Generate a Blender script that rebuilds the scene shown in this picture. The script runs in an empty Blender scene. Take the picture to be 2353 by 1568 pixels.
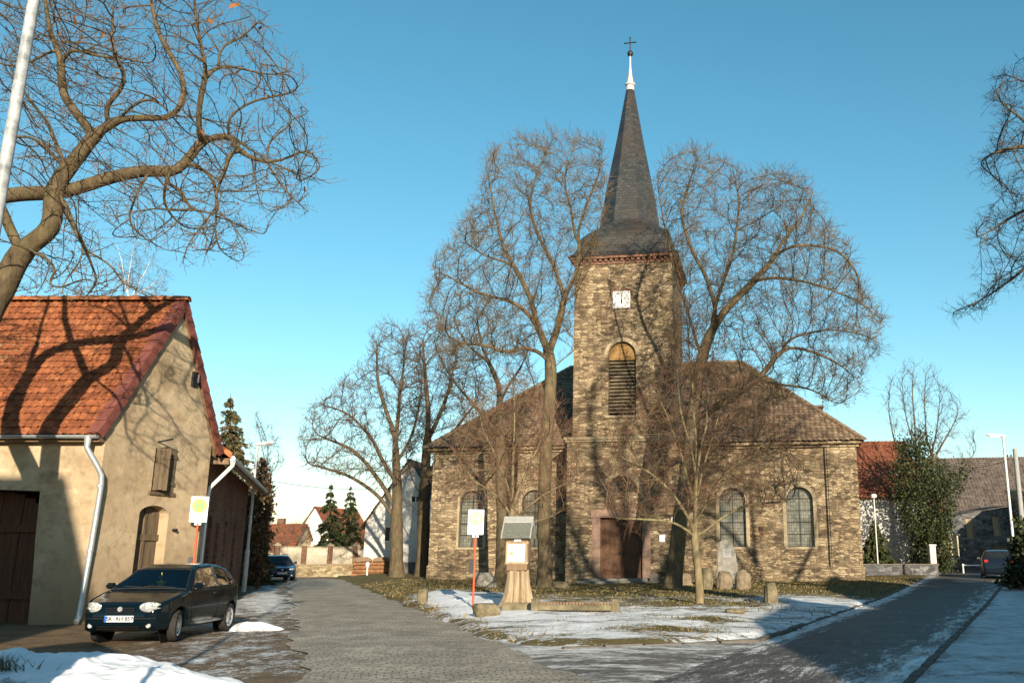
import bpy, math, random
import numpy as np
from mathutils import Vector, Matrix, noise, geometry

sc = bpy.context.scene
COL = sc.collection
R = math.radians
PI = math.pi

# ------------------------------------------------------------------ camera, sky, sun, exposure
FPX, PX0, PY0, CZ = 2050.0, 1435.0, 784.0, 1.5
PITCH = math.atan(488 / FPX)
SP, CP = math.sin(PITCH), math.cos(PITCH)
cam = bpy.data.objects.new('camera', bpy.data.cameras.new('camera'))
COL.objects.link(cam)
cam.location = (0, 0, CZ)
cam.rotation_euler = (PI / 2 + PITCH, 0, 0)
cam.data.lens = 36 * FPX / 2352
cam.data.sensor_width = 36
cam.data.shift_x = (1176 - PX0) / 2352
cam.data.clip_end = 3000
sc.camera = cam

SUN_EL, SUN_AZ = R(16), R(164.0)
world = bpy.data.worlds.new('World')
sc.world = world
world.use_nodes = True
wn = world.node_tree
sky = wn.nodes.new('ShaderNodeTexSky')
sky.sky_type = 'NISHITA'
sky.sun_disc = False
sky.sun_elevation = SUN_EL
sky.sun_rotation = SUN_AZ
sky.air_density = 1.0
sky.dust_density = 0.3
sky.ozone_density = 1.5
hs = wn.nodes.new('ShaderNodeHueSaturation')
hs.inputs['Hue'].default_value = 0.474
hs.inputs['Saturation'].default_value = 1.27
wn.links.new(sky.outputs[0], hs.inputs['Color'])
wn.links.new(hs.outputs[0], wn.nodes['Background'].inputs[0])
wn.nodes['Background'].inputs[1].default_value = 0.098
sl = bpy.data.lights.new('sun', 'SUN')
sl.energy = 5.0
sl.angle = R(0.5)
sl.color = (1, 0.87, 0.68)
sun = bpy.data.objects.new('sun', sl)
COL.objects.link(sun)
SD = Vector((math.sin(SUN_AZ) * math.cos(SUN_EL), math.cos(SUN_AZ) * math.cos(SUN_EL), math.sin(SUN_EL)))
sun.rotation_euler = SD.to_track_quat('Z', 'Y').to_euler()
sc.view_settings.view_transform = 'Standard'
sc.view_settings.look = 'None'
sc.view_settings.exposure = 0.92
sc.view_settings.gamma = 1

def at(x, y, Y):
    u, v = (x - PX0) / FPX, (PY0 - y) / FPX
    t = Y / (CP - v * SP)
    return Vector((u * t, Y, CZ + (SP + v * CP) * t))

# ------------------------------------------------------------------ small helpers
def ss(a, b, x):
    t = np.clip((np.asarray(x, float) - a) / (b - a), 0, 1)
    return t * t * (3 - 2 * t)

def tag(o, label=None, cat=None, group=None, kind=None):
    if label: o['label'] = label
    if cat: o['category'] = cat
    if group: o['group'] = group
    if kind: o['kind'] = kind
    return o

def thing(name, label, cat, loc=(0, 0, 0), rz=0, group=None):
    o = bpy.data.objects.new(name, None)
    o.empty_display_size = .1
    COL.objects.link(o)
    o.location = loc
    o.rotation_euler = (0, 0, rz)
    return tag(o, label, cat, group)

def copy_tree(o, parent=None):
    c = o.copy()
    COL.objects.link(c)
    c.parent = parent
    for ch in list(o.children):
        copy_tree(ch, c)
    return c

def mesh_obj(name, verts, faces, m, parent=None, smooth=False, uv=None, attr=None):
    """verts (n,3) array; faces (k,3|4) array or list of them"""
    verts = np.asarray(verts, np.float32)
    fl = faces if isinstance(faces, list) else [faces]
    fl = [np.asarray(f, np.int32) for f in fl if len(f)]
    me = bpy.data.meshes.new(name)
    me.vertices.add(len(verts))
    me.vertices.foreach_set('co', verts.ravel())
    idx = np.concatenate([f.ravel() for f in fl])
    cnt = np.concatenate([np.full(len(f), f.shape[1], np.int32) for f in fl])
    st = np.concatenate([[0], np.cumsum(cnt)[:-1]]).astype(np.int32)
    me.loops.add(len(idx))
    me.loops.foreach_set('vertex_index', idx)
    me.polygons.add(len(cnt))
    me.polygons.foreach_set('loop_start', st)
    me.polygons.foreach_set('loop_total', cnt)
    me.polygons.foreach_set('use_smooth', np.full(len(cnt), smooth))
    if uv is not None:
        l = me.uv_layers.new(name='UVMap')
        l.data.foreach_set('uv', np.asarray(uv, np.float32)[idx].ravel())
    if attr is not None:
        for k, a in attr.items():
            at_ = me.attributes.new(k, 'FLOAT', 'POINT')
            at_.data.foreach_set('value', np.asarray(a, np.float32).ravel())
    me.update(calc_edges=True)
    me.validate()
    me.materials.append(m)
    o = bpy.data.objects.new(name, me)
    COL.objects.link(o)
    if parent is not None: o.parent = parent
    return o

class MB:
    def __init__(s):
        s.v, s.f = [], []
    def add(s, vs, fs):
        n = len(s.v)
        s.v += [tuple(p) for p in vs]
        s.f += [tuple(i + n for i in f) for f in fs]
        return s
    def box(s, x0, x1, y0, y1, z0, z1, M=None, b=0.0):
        vs = [Vector((x, y, z)) for z in (z0, z1) for y in (y0, y1) for x in (x0, x1)]
        fs = [(0, 2, 3, 1), (4, 5, 7, 6), (0, 1, 5, 4), (2, 6, 7, 3), (0, 4, 6, 2), (1, 3, 7, 5)]
        if M is not None: vs = [M @ p for p in vs]
        return s.add(vs, fs)
    def tube(s, pts, rad, n=8, cap=True):
        pts = [Vector(p) for p in pts]
        if not hasattr(rad, '__len__'): rad = [rad] * len(pts)
        tv = [(pts[min(i + 1, len(pts) - 1)] - pts[max(i - 1, 0)]).normalized() for i in range(len(pts))]
        a = Vector((0, 0, 1)) if abs((pts[-1] - pts[0]).normalized().z) < .8 else Vector((1, 0, 0))
        vs = []
        for p, t, r in zip(pts, tv, rad):
            e1 = t.cross(a).normalized(); e2 = t.cross(e1)
            for k in range(n):
                q = 2 * PI * k / n
                vs.append(p + (e1 * math.cos(q) + e2 * math.sin(q)) * r)
        fs = [(i * n + k, i * n + (k + 1) % n, (i + 1) * n + (k + 1) % n, (i + 1) * n + k) for i in range(len(pts) - 1) for k in range(n)]
        if cap:
            fs += [tuple(range(n))[::-1], tuple((len(pts) - 1) * n + k for k in range(n))]
        return s.add(vs, fs)
    def lathe(s, prof, n=16, c=(0, 0, 0), cap=True):
        vs = [(c[0] + r * math.cos(2 * PI * k / n), c[1] + r * math.sin(2 * PI * k / n), c[2] + z) for r, z in prof for k in range(n)]
        fs = [(i * n + k, i * n + (k + 1) % n, (i + 1) * n + (k + 1) % n, (i + 1) * n + k) for i in range(len(prof) - 1) for k in range(n)]
        if cap: fs += [tuple(range(n))[::-1], tuple((len(prof) - 1) * n + k for k in range(n))]
        return s.add(vs, fs)
    def prism(s, poly, f0, f1):
        """poly: 2d pts; f0/f1 map (a,b)->3d for the two ends"""
        n = len(poly)
        vs = [f0(*p) for p in poly] + [f1(*p) for p in poly]
        return s.add(vs, [tuple(range(n))[::-1], tuple(range(n, 2 * n))] + [(i, (i + 1) % n, n + (i + 1) % n, n + i) for i in range(n)])
    def holed(s, outer, holes, fn, depth_fn=None):
        """a face with holes (2d loops) mapped by fn; depth_fn maps hole edges to the back of the reveal"""
        loops = [outer] + holes
        flat = [p for l in loops for p in l]
        tris = geometry.tessellate_polygon([[Vector((a, b, 0)) for a, b in l] for l in loops])
        s.add([fn(*p) for p in flat], [tuple(t) for t in tris])
        if depth_fn:
            for h in holes:
                n = len(h)
                s.add([fn(*p) for p in h] + [depth_fn(*p) for p in h], [(i, (i + 1) % n, n + (i + 1) % n, n + i) for i in range(n)])
        return s
    def build(s, name, m, parent=None, smooth=False, bevel=0):
        me = bpy.data.meshes.new(name)
        me.from_pydata(s.v, [], s.f)
        me.validate()
        import bmesh
        b = bmesh.new(); b.from_mesh(me)
        bmesh.ops.remove_doubles(b, verts=b.verts, dist=1e-5)
        bmesh.ops.recalc_face_normals(b, faces=b.faces)
        if bevel:
            es = [e for e in b.edges if len(e.link_faces) == 2 and e.calc_face_angle(0) > .6]
            bmesh.ops.bevel(b, geom=es, offset=bevel, segments=2, affect='EDGES', clamp_overlap=True)
        b.to_mesh(me); b.free()
        if smooth:
            me.polygons.foreach_set('use_smooth', [True] * len(me.polygons))
            try: me.set_sharp_from_angle(angle=R(40))
            except Exception: pass
        me.materials.append(m)
        o = bpy.data.objects.new(name, me)
        COL.objects.link(o)
        if parent is not None: o.parent = parent
        return o

def arch(cx, w, z0, zt, n=14, round_=True):
    """arched opening outline: (x,z) loop, ccw"""
    r = w / 2
    zs = zt - r if round_ is True else zt - round_
    rz = zt - zs
    return [(cx - r, z0), (cx + r, z0)] + [(cx + r * math.cos(PI * k / n), zs + rz * math.sin(PI * k / n)) for k in range(n + 1)]

def text_part(name, s, size, m, parent, loc, rot, ext=.002, bold=0.0):
    cu = bpy.data.curves.new(name, 'FONT')
    cu.body = s; cu.size = size; cu.align_x = 'CENTER'; cu.align_y = 'CENTER'; cu.extrude = ext; cu.offset = bold
    t = bpy.data.objects.new(name + '_source', cu)
    COL.objects.link(t)
    dg = bpy.context.evaluated_depsgraph_get()
    me = bpy.data.meshes.new_from_object(t.evaluated_get(dg))
    bpy.data.objects.remove(t); bpy.data.curves.remove(cu)
    me.materials.clear(); me.materials.append(m)
    o = bpy.data.objects.new(name, me)
    COL.objects.link(o)
    o.parent = parent; o.location = loc; o.rotation_euler = rot
    return o

# ------------------------------------------------------------------ material helpers
class NT:
    def __init__(s, name, rough=.8, spec=.3):
        s.m = bpy.data.materials.new(name); s.m.use_nodes = True
        s.t = s.m.node_tree; s.b = s.t.nodes['Principled BSDF']
        s.b.inputs['Roughness'].default_value = rough
        s.b.inputs['Specular IOR Level'].default_value = spec
        s._o = None
    def n(s, ty, **kw):
        x = s.t.nodes.new(ty)
        for k, v in kw.items(): setattr(x, k, v)
        return x
    def put(s, sock, v):
        if isinstance(v, bpy.types.NodeSocket): s.t.links.new(v, sock)
        elif isinstance(v, (tuple, list)): sock.default_value = tuple(v) + ((1,) if len(v) == 3 and len(sock.default_value) == 4 else ())
        else: sock.default_value = v
    def obj(s):
        if s._o is None: s._o = s.n('ShaderNodeTexCoord')
        return s._o.outputs['Object']
    def uv(s):
        s.obj(); return s._o.outputs['UV']
    def attr(s, a):
        return s.n('ShaderNodeAttribute', attribute_name=a).outputs['Fac']
    def math(s, op, a, b=0.0, c=None):
        x = s.n('ShaderNodeMath', operation=op); s.put(x.inputs[0], a); s.put(x.inputs[1], b)
        if c is not None: s.put(x.inputs[2], c)
        return x.outputs[0]
    def vmath(s, op, a, b):
        x = s.n('ShaderNodeVectorMath', operation=op); s.put(x.inputs[0], a); s.put(x.inputs[1], b); return x.outputs[0]
    def noise(s, scale, detail=6, rough=.6, vec=None, dist=0, out='Fac'):
        x = s.n('ShaderNodeTexNoise'); s.put(x.inputs['Vector'], vec if vec is not None else s.obj())
        x.inputs['Scale'].default_value = scale; x.inputs['Detail'].default_value = detail; x.inputs['Roughness'].default_value = rough; x.inputs['Distortion'].default_value = dist
        return x.outputs[out]
    def ramp(s, f, stops, ease='LINEAR'):
        x = s.n('ShaderNodeValToRGB'); s.put(x.inputs[0], f); e = x.color_ramp.elements; x.color_ramp.interpolation = ease
        while len(e) < len(stops): e.new(.5)
        for el, (p, c) in zip(e, stops):
            el.position = p; el.color = (c, c, c, 1) if not hasattr(c, '__len__') else tuple(c) + (1,)
        return x.outputs[0]
    def mix(s, f, a, b, mode='MIX'):
        x = s.n('ShaderNodeMix', data_type='RGBA', blend_type=mode); s.put(x.inputs[0], f); s.put(x.inputs[6], a); s.put(x.inputs[7], b)
        return x.outputs[2]
    def sep(s, v):
        x = s.n('ShaderNodeSeparateXYZ'); s.put(x.inputs[0], v); return x.outputs
    def comb(s, a, b, c=0.0):
        x = s.n('ShaderNodeCombineXYZ'); s.put(x.inputs[0], a); s.put(x.inputs[1], b); s.put(x.inputs[2], c); return x.outputs[0]
    def scale(s, v, k):
        return s.vmath('MULTIPLY', v, k)
    def bump(s, h, strength=.5, dist=.02):
        x = s.n('ShaderNodeBump'); s.put(x.inputs['Height'], h); x.inputs['Strength'].default_value = strength; x.inputs['Distance'].default_value = dist
        s.t.links.new(x.outputs[0], s.b.inputs['Normal']); return x
    def col(s, c): s.put(s.b.inputs['Base Color'], c); return s
    def rough(s, c): s.put(s.b.inputs['Roughness'], c); return s

M = {}
def plain(name, c, rough=.6, spec=.4, metal=0, var=.25, scale=6, bump=0):
    t = NT(name, rough, spec)
    n = t.noise(scale, 5)
    t.col(t.mix(t.ramp(n, [(.3, 0), (.7, 1)]), tuple(x * (1 - var) for x in c), tuple(x * (1 + var) for x in c)))
    t.b.inputs['Metallic'].default_value = metal
    if bump: t.bump(t.noise(scale * 4, 5), bump, .01)
    M[name] = t.m
    return t.m

def wallcoord(t):
    x, y, z = t.sep(t.obj())
    return t.comb(t.math('ADD', x, y), z, 0.0)

def stone_mat(name, cols, mortar, sx=2.7, sz=7.0, wob=.10, bumpd=.03, stain=.45, rnd_=.8, course=0.0):
    t = NT(name, .92, .12)
    w = wallcoord(t)
    wv, w2 = t.noise(.9, 3, .5, w, out='Color'), t.noise(6, 4, .65, w, out='Color')
    wc = t.vmath('ADD', w, t.scale(t.vmath('SUBTRACT', wv, (.5, .5, .5)), (.30, .22, 0)))
    wc = t.vmath('ADD', wc, t.scale(t.vmath('SUBTRACT', w2, (.5, .5, .5)), (wob, wob * .5, 0)))
    def cells(kx, kz, off):
        v = t.vmath('ADD', t.scale(wc, (kx, kz, 1)), off)
        a = t.n('ShaderNodeTexVoronoi', voronoi_dimensions='2D'); t.put(a.inputs['Vector'], v); a.inputs['Scale'].default_value = 1; a.inputs['Randomness'].default_value = rnd_
        b = t.n('ShaderNodeTexVoronoi', voronoi_dimensions='2D', feature='DISTANCE_TO_EDGE'); t.put(b.inputs['Vector'], v); b.inputs['Scale'].default_value = 1; b.inputs['Randomness'].default_value = rnd_
        return t.sep(a.outputs['Color'])[0], t.ramp(b.outputs['Distance'], [(.02, 1), (.11, 0)])
    r1, m1 = cells(sx, sz, (0, 0, 0)); r2, m2 = cells(sx * 1.7, sz * 1.45, (3.3, 1.7, 0))
    sel = t.ramp(t.noise(.55, 3, .6, w), [(.47, 0), (.55, 1)])
    rnd = t.mix(sel, r1, r2); mo = t.mix(sel, m1, m2)
    n1 = t.noise(11, 6, .7, w); n0 = t.noise(.4, 6, .68, w)
    f = t.math('ADD', t.math('MULTIPLY', rnd, .52), t.math('ADD', t.math('MULTIPLY', t.math('SUBTRACT', n1, .3), .6), t.math('MULTIPLY', t.math('SUBTRACT', n0, .45), .55)))
    c = t.ramp(f, cols)
    c = t.mix(t.math('MULTIPLY', mo, .7), c, t.mix(t.ramp(t.noise(.6, 5, .65, w), [(.4, 0), (.6, 1)]), mortar[0], mortar[1]))
    big = t.ramp(t.noise(.25, 7, .7, w), [(.36, 1 - stain), (.56, 1)])
    c = t.mix(1.0, c, big, 'MULTIPLY')
    rust = t.ramp(t.noise(.5, 6, .7, t.vmath('ADD', w, (9, 4, 0))), [(.57, 0), (.7, .4)])
    c = t.mix(rust, c, t.mix(1.0, c, (1.0, .62, .42), 'MULTIPLY'))
    t.col(c)
    t.bump(t.math('SUBTRACT', t.math('ADD', t.math('MULTIPLY', rnd, .6), t.math('MULTIPLY', n1, .9)), t.math('MULTIPLY', mo, 1.1)), 1.0, bumpd)
    M[name] = t.m

stone_mat('church_stone', [(.08, (.072, .052, .036)), (.32, (.205, .148, .092)), (.54, (.36, .272, .166)), (.8, (.49, .395, .262)), (1, (.57, .475, .335))], ((.17, .135, .088), (.36, .30, .205)))
stone_mat('grey_rubble', [(.1, (.04, .04, .045)), (.4, (.12, .12, .12)), (.8, (.27, .27, .27))], ((.16, .16, .16), (.26, .26, .26)), 2.4, 4.6)
stone_mat('yard_stone', [(.1, (.12, .09, .05)), (.4, (.3, .23, .13)), (.8, (.48, .4, .26))], ((.36, .3, .2), (.45, .38, .27)), 2.5, 5, stain=.2)
stone_mat('red_brick', [(.1, (.10, .045, .03)), (.5, (.20, .10, .065)), (.9, (.28, .16, .11))], ((.2, .16, .12), (.28, .23, .18)), 4, 13, .02, .01, .4, rnd_=.25)

def plaster(name, base, patch, dirt, s=1.0, lo=(.42, .75)):
    t = NT(name, .92, .12)
    n1, n2, n3 = t.noise(.7 * s, 7, .62), t.noise(4 * s, 6, .7), t.noise(60 * s, 3, .7)
    c = t.mix(t.ramp(n1, [(.40, 0), (.58, 1)]), base, patch)
    c = t.mix(t.math('MULTIPLY', t.ramp(n2, [(.48, 0), (.72, 1)]), .7), c, dirt)
    c = t.mix(t.math('MULTIPLY', t.ramp(t.noise(1.1 * s, 8, .7, t.vmath('ADD', t.obj(), (7, 3, 1))), [(.53, 0), (.60, 1)]), .55), c, tuple(min(.85, x * 1.22) for x in base))
    c = t.mix(t.math('MULTIPLY', t.ramp(t.noise(.45 * s, 7, .7, t.vmath('ADD', t.obj(), (1, 9, 4))), [(.56, 0), (.64, 1)]), .5), c, tuple(x * .8 for x in dirt))
    x, y, z = t.sep(t.obj())
    g = t.n('ShaderNodeMapRange'); t.put(g.inputs[0], t.math('ADD', z, t.math('MULTIPLY', n1, 1.6))); g.inputs[1].default_value = .9; g.inputs[2].default_value = 2.6; g.inputs[3].default_value = .85; g.inputs[4].default_value = 0
    c = t.mix(g.outputs[0], c, dirt)
    cr = t.n('ShaderNodeTexVoronoi', feature='DISTANCE_TO_EDGE'); t.put(cr.inputs['Vector'], t.vmath('ADD', t.obj(), t.scale(t.noise(2, 5, .6, out='Color'), (.6, .6, .6)))); cr.inputs['Scale'].default_value = .8 * s
    crack = t.ramp(cr.outputs[0], [(.0, .35), (.012, 1)])
    c = t.mix(t.ramp(t.noise(.5, 2), [(.5, 0), (.6, .6)]), c, t.mix(1.0, c, crack, 'MULTIPLY'))
    pit = t.ramp(n3, [(.25, .55), (.42, 1)])
    c = t.mix(.6, c, t.mix(1.0, c, pit, 'MULTIPLY'))
    t.col(c)
    t.bump(t.math('ADD', t.math('MULTIPLY', n3, .5), t.math('MULTIPLY', n2, 1.2)), .5, .03)
    M[name] = t.m
plaster('tan_plaster', (.44, .342, .222), (.37, .275, .17), (.20, .145, .09))
plaster('white_plaster', (.58, .57, .54), (.5, .49, .46), (.35, .335, .30))
plaster('bright_plaster', (.8, .78, .74), (.76, .74, .7), (.66, .63, .58))
plaster('sandstone', (.29, .195, .145), (.25, .16, .12), (.14, .10, .075))
plaster('pale_stone', (.35, .285, .19), (.29, .235, .155), (.17, .13, .085), 2)
plaster('panel_plaster', (.50, .45, .36), (.42, .37, .28), (.17, .14, .10), 2.2)

def tile_mat(name, cols, rough=.85, gain=.25):
    t = NT(name, rough, .2)
    u = t.uv()
    fl = t.vmath('FLOOR', u, (0, 0, 0))
    wn_ = t.n('ShaderNodeTexWhiteNoise', noise_dimensions='2D'); t.put(wn_.inputs['Vector'], fl)
    f = t.math('ADD', t.math('MULTIPLY', wn_.outputs['Value'], .34), t.math('MULTIPLY', t.noise(.7, 8, .72), .9))
    c = t.ramp(f, cols)
    moss = t.ramp(t.noise(7, 6, .75), [(.45, .55), (.62, 1)])
    t.col(t.mix(1.0, c, moss, 'MULTIPLY'))
    t.bump(t.noise(22, 5, .7), .5, .012)
    M[name] = t.m
tile_mat('orange_tile', [(.3, (.12, .042, .023)), (.5, (.245, .08, .034)), (.7, (.34, .112, .045)), (.9, (.40, .155, .066))])
tile_mat('brown_tile', [(.25, (.08, .054, .036)), (.48, (.19, .128, .083)), (.7, (.285, .20, .13)), (.95, (.38, .285, .195))])
tile_mat('far_red_tile', [(.25, (.14, .045, .026)), (.5, (.26, .085, .045)), (.8, (.33, .125, .065))])
tile_mat('dark_tile', [(.25, (.07, .055, .05)), (.5, (.13, .1, .085)), (.8, (.2, .16, .13))])
plain('verge_red', (.15, .048, .036), .7, .3, var=.35, scale=3, bump=.3)

t = NT('slate', .45, .5)
w = wallcoord(t)
b = t.n('ShaderNodeTexBrick'); t.put(b.inputs['Vector'], w); b.inputs['Scale'].default_value = 1; b.inputs['Brick Width'].default_value = .28; b.inputs['Row Height'].default_value = .16; b.inputs['Mortar Size'].default_value = .012
b.inputs['Color1'].default_value = (.016, .018, .018, 1); b.inputs['Color2'].default_value = (.042, .043, .039, 1); b.inputs['Mortar'].default_value = (.012, .012, .012, 1)
t.col(t.mix(t.ramp(t.noise(.5, 5, .65), [(.42, 0), (.66, .6)]), b.outputs['Color'], (.04, .026, .016)))
t.bump(t.math('ADD', t.math('MULTIPLY', b.outputs['Fac'], -1.0), t.noise(3, 4)), .5, .03)
M['slate'] = t.m

def wood(name, c0, c1, s=1.0, axis=(14, 14, 1.2), plank=None):
    t = NT(name, .8, .25)
    v = t.scale(t.obj(), axis)
    n = t.noise(1.6 * s, 7, .7, v)
    c = t.mix(t.ramp(n, [(.3, 0), (.7, 1)]), c0, c1)
    t.col(c)
    t.bump(n, .5, .01)
    M[name] = t.m
wood('old_wood', (.055, .038, .022), (.16, .115, .07))
wood('gate_wood', (.04, .016, .009), (.11, .045, .022))
wood('door_wood', (.055, .028, .018), (.125, .065, .037))
wood('louvre_wood', (.10, .078, .05), (.25, .20, .135), axis=(1.2, 14, 14))
wood('stump_wood', (.15, .105, .06), (.44, .34, .22), axis=(9, 9, .8))
wood('brown_wood', (.13, .085, .05), (.26, .17, .10))
wood('tympanum_wood', (.19, .105, .04), (.33, .195, .075), axis=(1, 10, 2))

def bark(name, c0, c1, moss=None):
    t = NT(name, .9, .15)
    n = t.noise(7, 7, .7, t.scale(t.obj(), (1, 1, .35)))
    c = t.mix(t.ramp(n, [(.32, 0), (.68, 1)]), c0, c1)
    if moss: c = t.mix(t.ramp(t.noise(1.1, 4, .6), [(.5, 0), (.65, .6)]), c, moss)
    t.col(c)
    t.bump(n, .8, .03)
    M[name] = t.m
bark('linden_bark', (.05, .037, .022), (.17, .128, .076), (.12, .105, .05))
bark('chestnut_bark', (.04, .030, .018), (.14, .105, .06), (.09, .078, .034))
bark('dark_bark', (.05, .037, .022), (.145, .11, .066), (.09, .08, .04))
bark('young_bark', (.11, .085, .045), (.26, .21, .12), (.2, .19, .09))
bark('birch_bark', (.45, .42, .38), (.68, .65, .6))
plain('twig', (.125, .088, .048), .85, .2, var=.3)
plain('red_twig', (.145, .08, .048), .85, .2, var=.3)
plain('chestnut_twig', (.115, .075, .042), .8, .2, var=.3)
plain('far_twig', (.10, .072, .05), .85, .2, var=.3)
plain('dry_leaf', (.22, .09, .03), .8, .2, var=.4)
def leafmat(name, a, b_, c_):
    t = NT(name, .55, .3)
    oi = t.n('ShaderNodeNewGeometry')
    f = t.math('ADD', t.math('MULTIPLY', oi.outputs['Random Per Island'], .7), t.math('MULTIPLY', t.noise(1.2, 4), .5))
    t.col(t.ramp(f, [(.2, a), (.55, b_), (.9, c_)]))
    M[name] = t.m
leafmat('ivy_leaf', (.007, .012, .004), (.018, .027, .007), (.058, .066, .018))
leafmat('spruce_needle', (.02, .03, .012), (.04, .055, .02), (.09, .09, .035))
leafmat('spruce_brown', (.035, .04, .016), (.075, .07, .028), (.16, .11, .05))
leafmat('hedge_leaf', (.03, .022, .012), (.075, .048, .022), (.16, .10, .045))
leafmat('grass_blade', (.05, .042, .015), (.105, .085, .03), (.20, .15, .065))
leafmat('dead_grass', (.08, .055, .025), (.2, .14, .07), (.34, .26, .14))

# ground family: snow over something, coverage read from the mesh
def snowy(name, under, rough_under=.85, ns=1.4, stretch=(1, 1, 1), bumpd=.04, soft=.03, snowcol=((.74, .76, .79), (.88, .89, .90)), dirty=None, fn=None):
    t = NT(name, .8, .25)
    v = t.scale(t.uv(), stretch) if fn == 'uv' else t.scale(t.obj(), stretch)
    n = t.math('ADD', t.math('MULTIPLY', t.noise(ns, 9, .66, v), .42), t.math('ADD', t.math('MULTIPLY', t.noise(ns * 5, 6, .75, v), .3), t.math('MULTIPLY', t.noise(ns * 15, 5, .75, v), .28)))
    k = t.math('ADD', t.attr('snow'), t.math('MULTIPLY', t.math('SUBTRACT', n, .5), 4.0))
    mask = t.ramp(k, [(.5 - soft, 0), (.5 + soft, 1)])
    base, hb = under(t)
    s = t.mix(t.ramp(t.noise(3, 5), [(.3, 0), (.7, 1)]), snowcol[0], snowcol[1])
    if dirty: s = t.mix(t.ramp(t.noise(2.2, 7, .7, v), [(.40, 0), (.62, .85)]), s, dirty)
    t.col(t.mix(mask, base, s))
    t.rough(t.mix(mask, t.put and (rough_under,) * 3, (.55,) * 3))
    h = t.math('ADD', t.math('MULTIPLY', t.ramp(k, [(.46, 0), (.7, 1)]), 1.0), t.math('MULTIPLY', hb, .5))
    h = t.math('ADD', h, t.math('MULTIPLY', t.noise(9, 6, .65), .35))
    t.bump(h, .8, bumpd)
    M[name] = t.m
    return t
def u_grass(t):
    n = t.noise(2.5, 8, .7); f = t.noise(38, 4, .75)
    c = t.ramp(t.math('ADD', t.math('MULTIPLY', n, .7), t.math('MULTIPLY', f, .35)), [(.3, (.035, .026, .010)), (.5, (.10, .08, .026)), (.68, (.165, .125, .045)), (.85, (.22, .16, .075))])
    return c, f
def u_mud(t):
    n = t.noise(1.8, 9, .7); f = t.noise(25, 5, .75)
    c = t.ramp(t.math('ADD', t.math('MULTIPLY', n, .65), t.math('MULTIPLY', f, .4)), [(.3, (.03, .02, .011)), (.47, (.10, .066, .036)), (.62, (.20, .14, .08)), (.85, (.33, .26, .17))])
    return c, t.math('ADD', n, t.math('MULTIPLY', f, .5))
def setts(c1, c2, mo, bw=.17, rh=.115):
    def f(t):
        b = t.n('ShaderNodeTexBrick'); t.put(b.inputs['Vector'], t.vmath('ADD', t.uv(), t.scale(t.noise(4, 3, .6, t.uv(), out='Color'), (.06, .05, 0))))
        b.inputs['Scale'].default_value = 1; b.inputs['Brick Width'].default_value = bw; b.inputs['Row Height'].default_value = rh; b.inputs['Mortar Size'].default_value = .012; b.inputs['Mortar Smooth'].default_value = .6
        b.inputs['Color1'].default_value = tuple(c1) + (1,); b.inputs['Color2'].default_value = tuple(c2) + (1,); b.inputs['Mortar'].default_value = tuple(mo) + (1,)
        n = t.noise(.9, 7, .65); f2 = t.noise(45, 4, .7)
        c = t.mix(1.0, b.outputs['Color'], t.ramp(n, [(.3, .62), (.7, 1.25)]), 'MULTIPLY')
        c = t.mix(.8, c, t.ramp(f2, [(.3, .55), (.7, 1.4)]), 'MULTIPLY')
        return c, t.math('SUBTRACT', t.math('MULTIPLY', f2, .5), b.outputs['Fac'])
    return f
snowy('lawn_ground', u_grass, ns=.8, stretch=(1, 2.0, 1), bumpd=.08, soft=.05)
snowy('mud_ground', u_mud, .7, ns=1.3, stretch=(1.5, .8, 1), bumpd=.07, soft=.06, dirty=(.34, .29, .23))
snowy('street_setts', setts((.275, .24, .19), (.40, .35, .275), (.12, .105, .085), .19, .14), .75, ns=2.2, stretch=(1.6, .5, 1), bumpd=.015, dirty=(.36, .33, .29), fn='uv')
snowy('wet_setts', setts((.075, .070, .066), (.13, .12, .11), (.03, .028, .026)), .6, ns=1.6, stretch=(2.4, .45, 1), bumpd=.015, soft=.09, dirty=(.3, .28, .26), fn='uv')
snowy('slush_setts', setts((.12, .11, .10), (.18, .165, .15), (.06, .055, .05)), .6, ns=1.2, stretch=(.55, 1.6, 1), bumpd=.02, soft=.10, dirty=(.3, .28, .26))
snowy('shaded_pavement_snow', u_mud, ns=1.0, bumpd=.05, snowcol=((.42, .46, .50), (.62, .65, .68)), dirty=(.34, .35, .36))  # trodden snow; its grey-blue colour also deepens the shade on the pavement
snowy('snow_heap', u_mud, ns=1.3, bumpd=.05)
plain('kerb_stone', (.11, .10, .085), .85, .2, bump=.4)
plain('fieldstone', (.155, .13, .08), .9, .15, var=.45, scale=5, bump=.8)
plain('grey_stone', (.20, .19, .165), .9, .15, var=.35, scale=5, bump=.6)
plain('brown_stone', (.18, .14, .095), .9, .15, var=.4, scale=5, bump=.7)
plain('dark_void', (.006, .006, .006), .9, .1)
plain('galvanised', (.42, .44, .45), .42, .5, metal=.55, var=.2, scale=3)
plain('lamp_grey', (.52, .53, .52), .5, .4, var=.12, scale=3)
t = NT('shadow_mottled_zinc', .5, .4); n = t.noise(1.0, 6, .7, t.scale(t.obj(), (3, 3, 4.5)))  # zinc mottle with twig shadows put into the colour
t.col(t.ramp(n, [(.34, (.09, .10, .11)), (.48, (.26, .28, .29)), (.64, (.46, .47, .47))])); t.bump(n, .2, .01); M['shadow_mottled_zinc'] = t.m
plain('lamp_white', (.78, .77, .73), .35, .5, var=.05)
plain('white_paint', (.78, .77, .74), .45, .4, var=.06)
plain('sign_white', (.82, .82, .80), .4, .4, var=.03)
plain('sign_yellow', (.80, .55, .02), .4, .4, var=.03)
plain('sign_green', (.10, .24, .09), .4, .4, var=.03)
plain('faded_yellow', (.76, .68, .22), .4, .4, var=.03)
plain('faded_green', (.5, .56, .36), .4, .4, var=.03)
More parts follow.
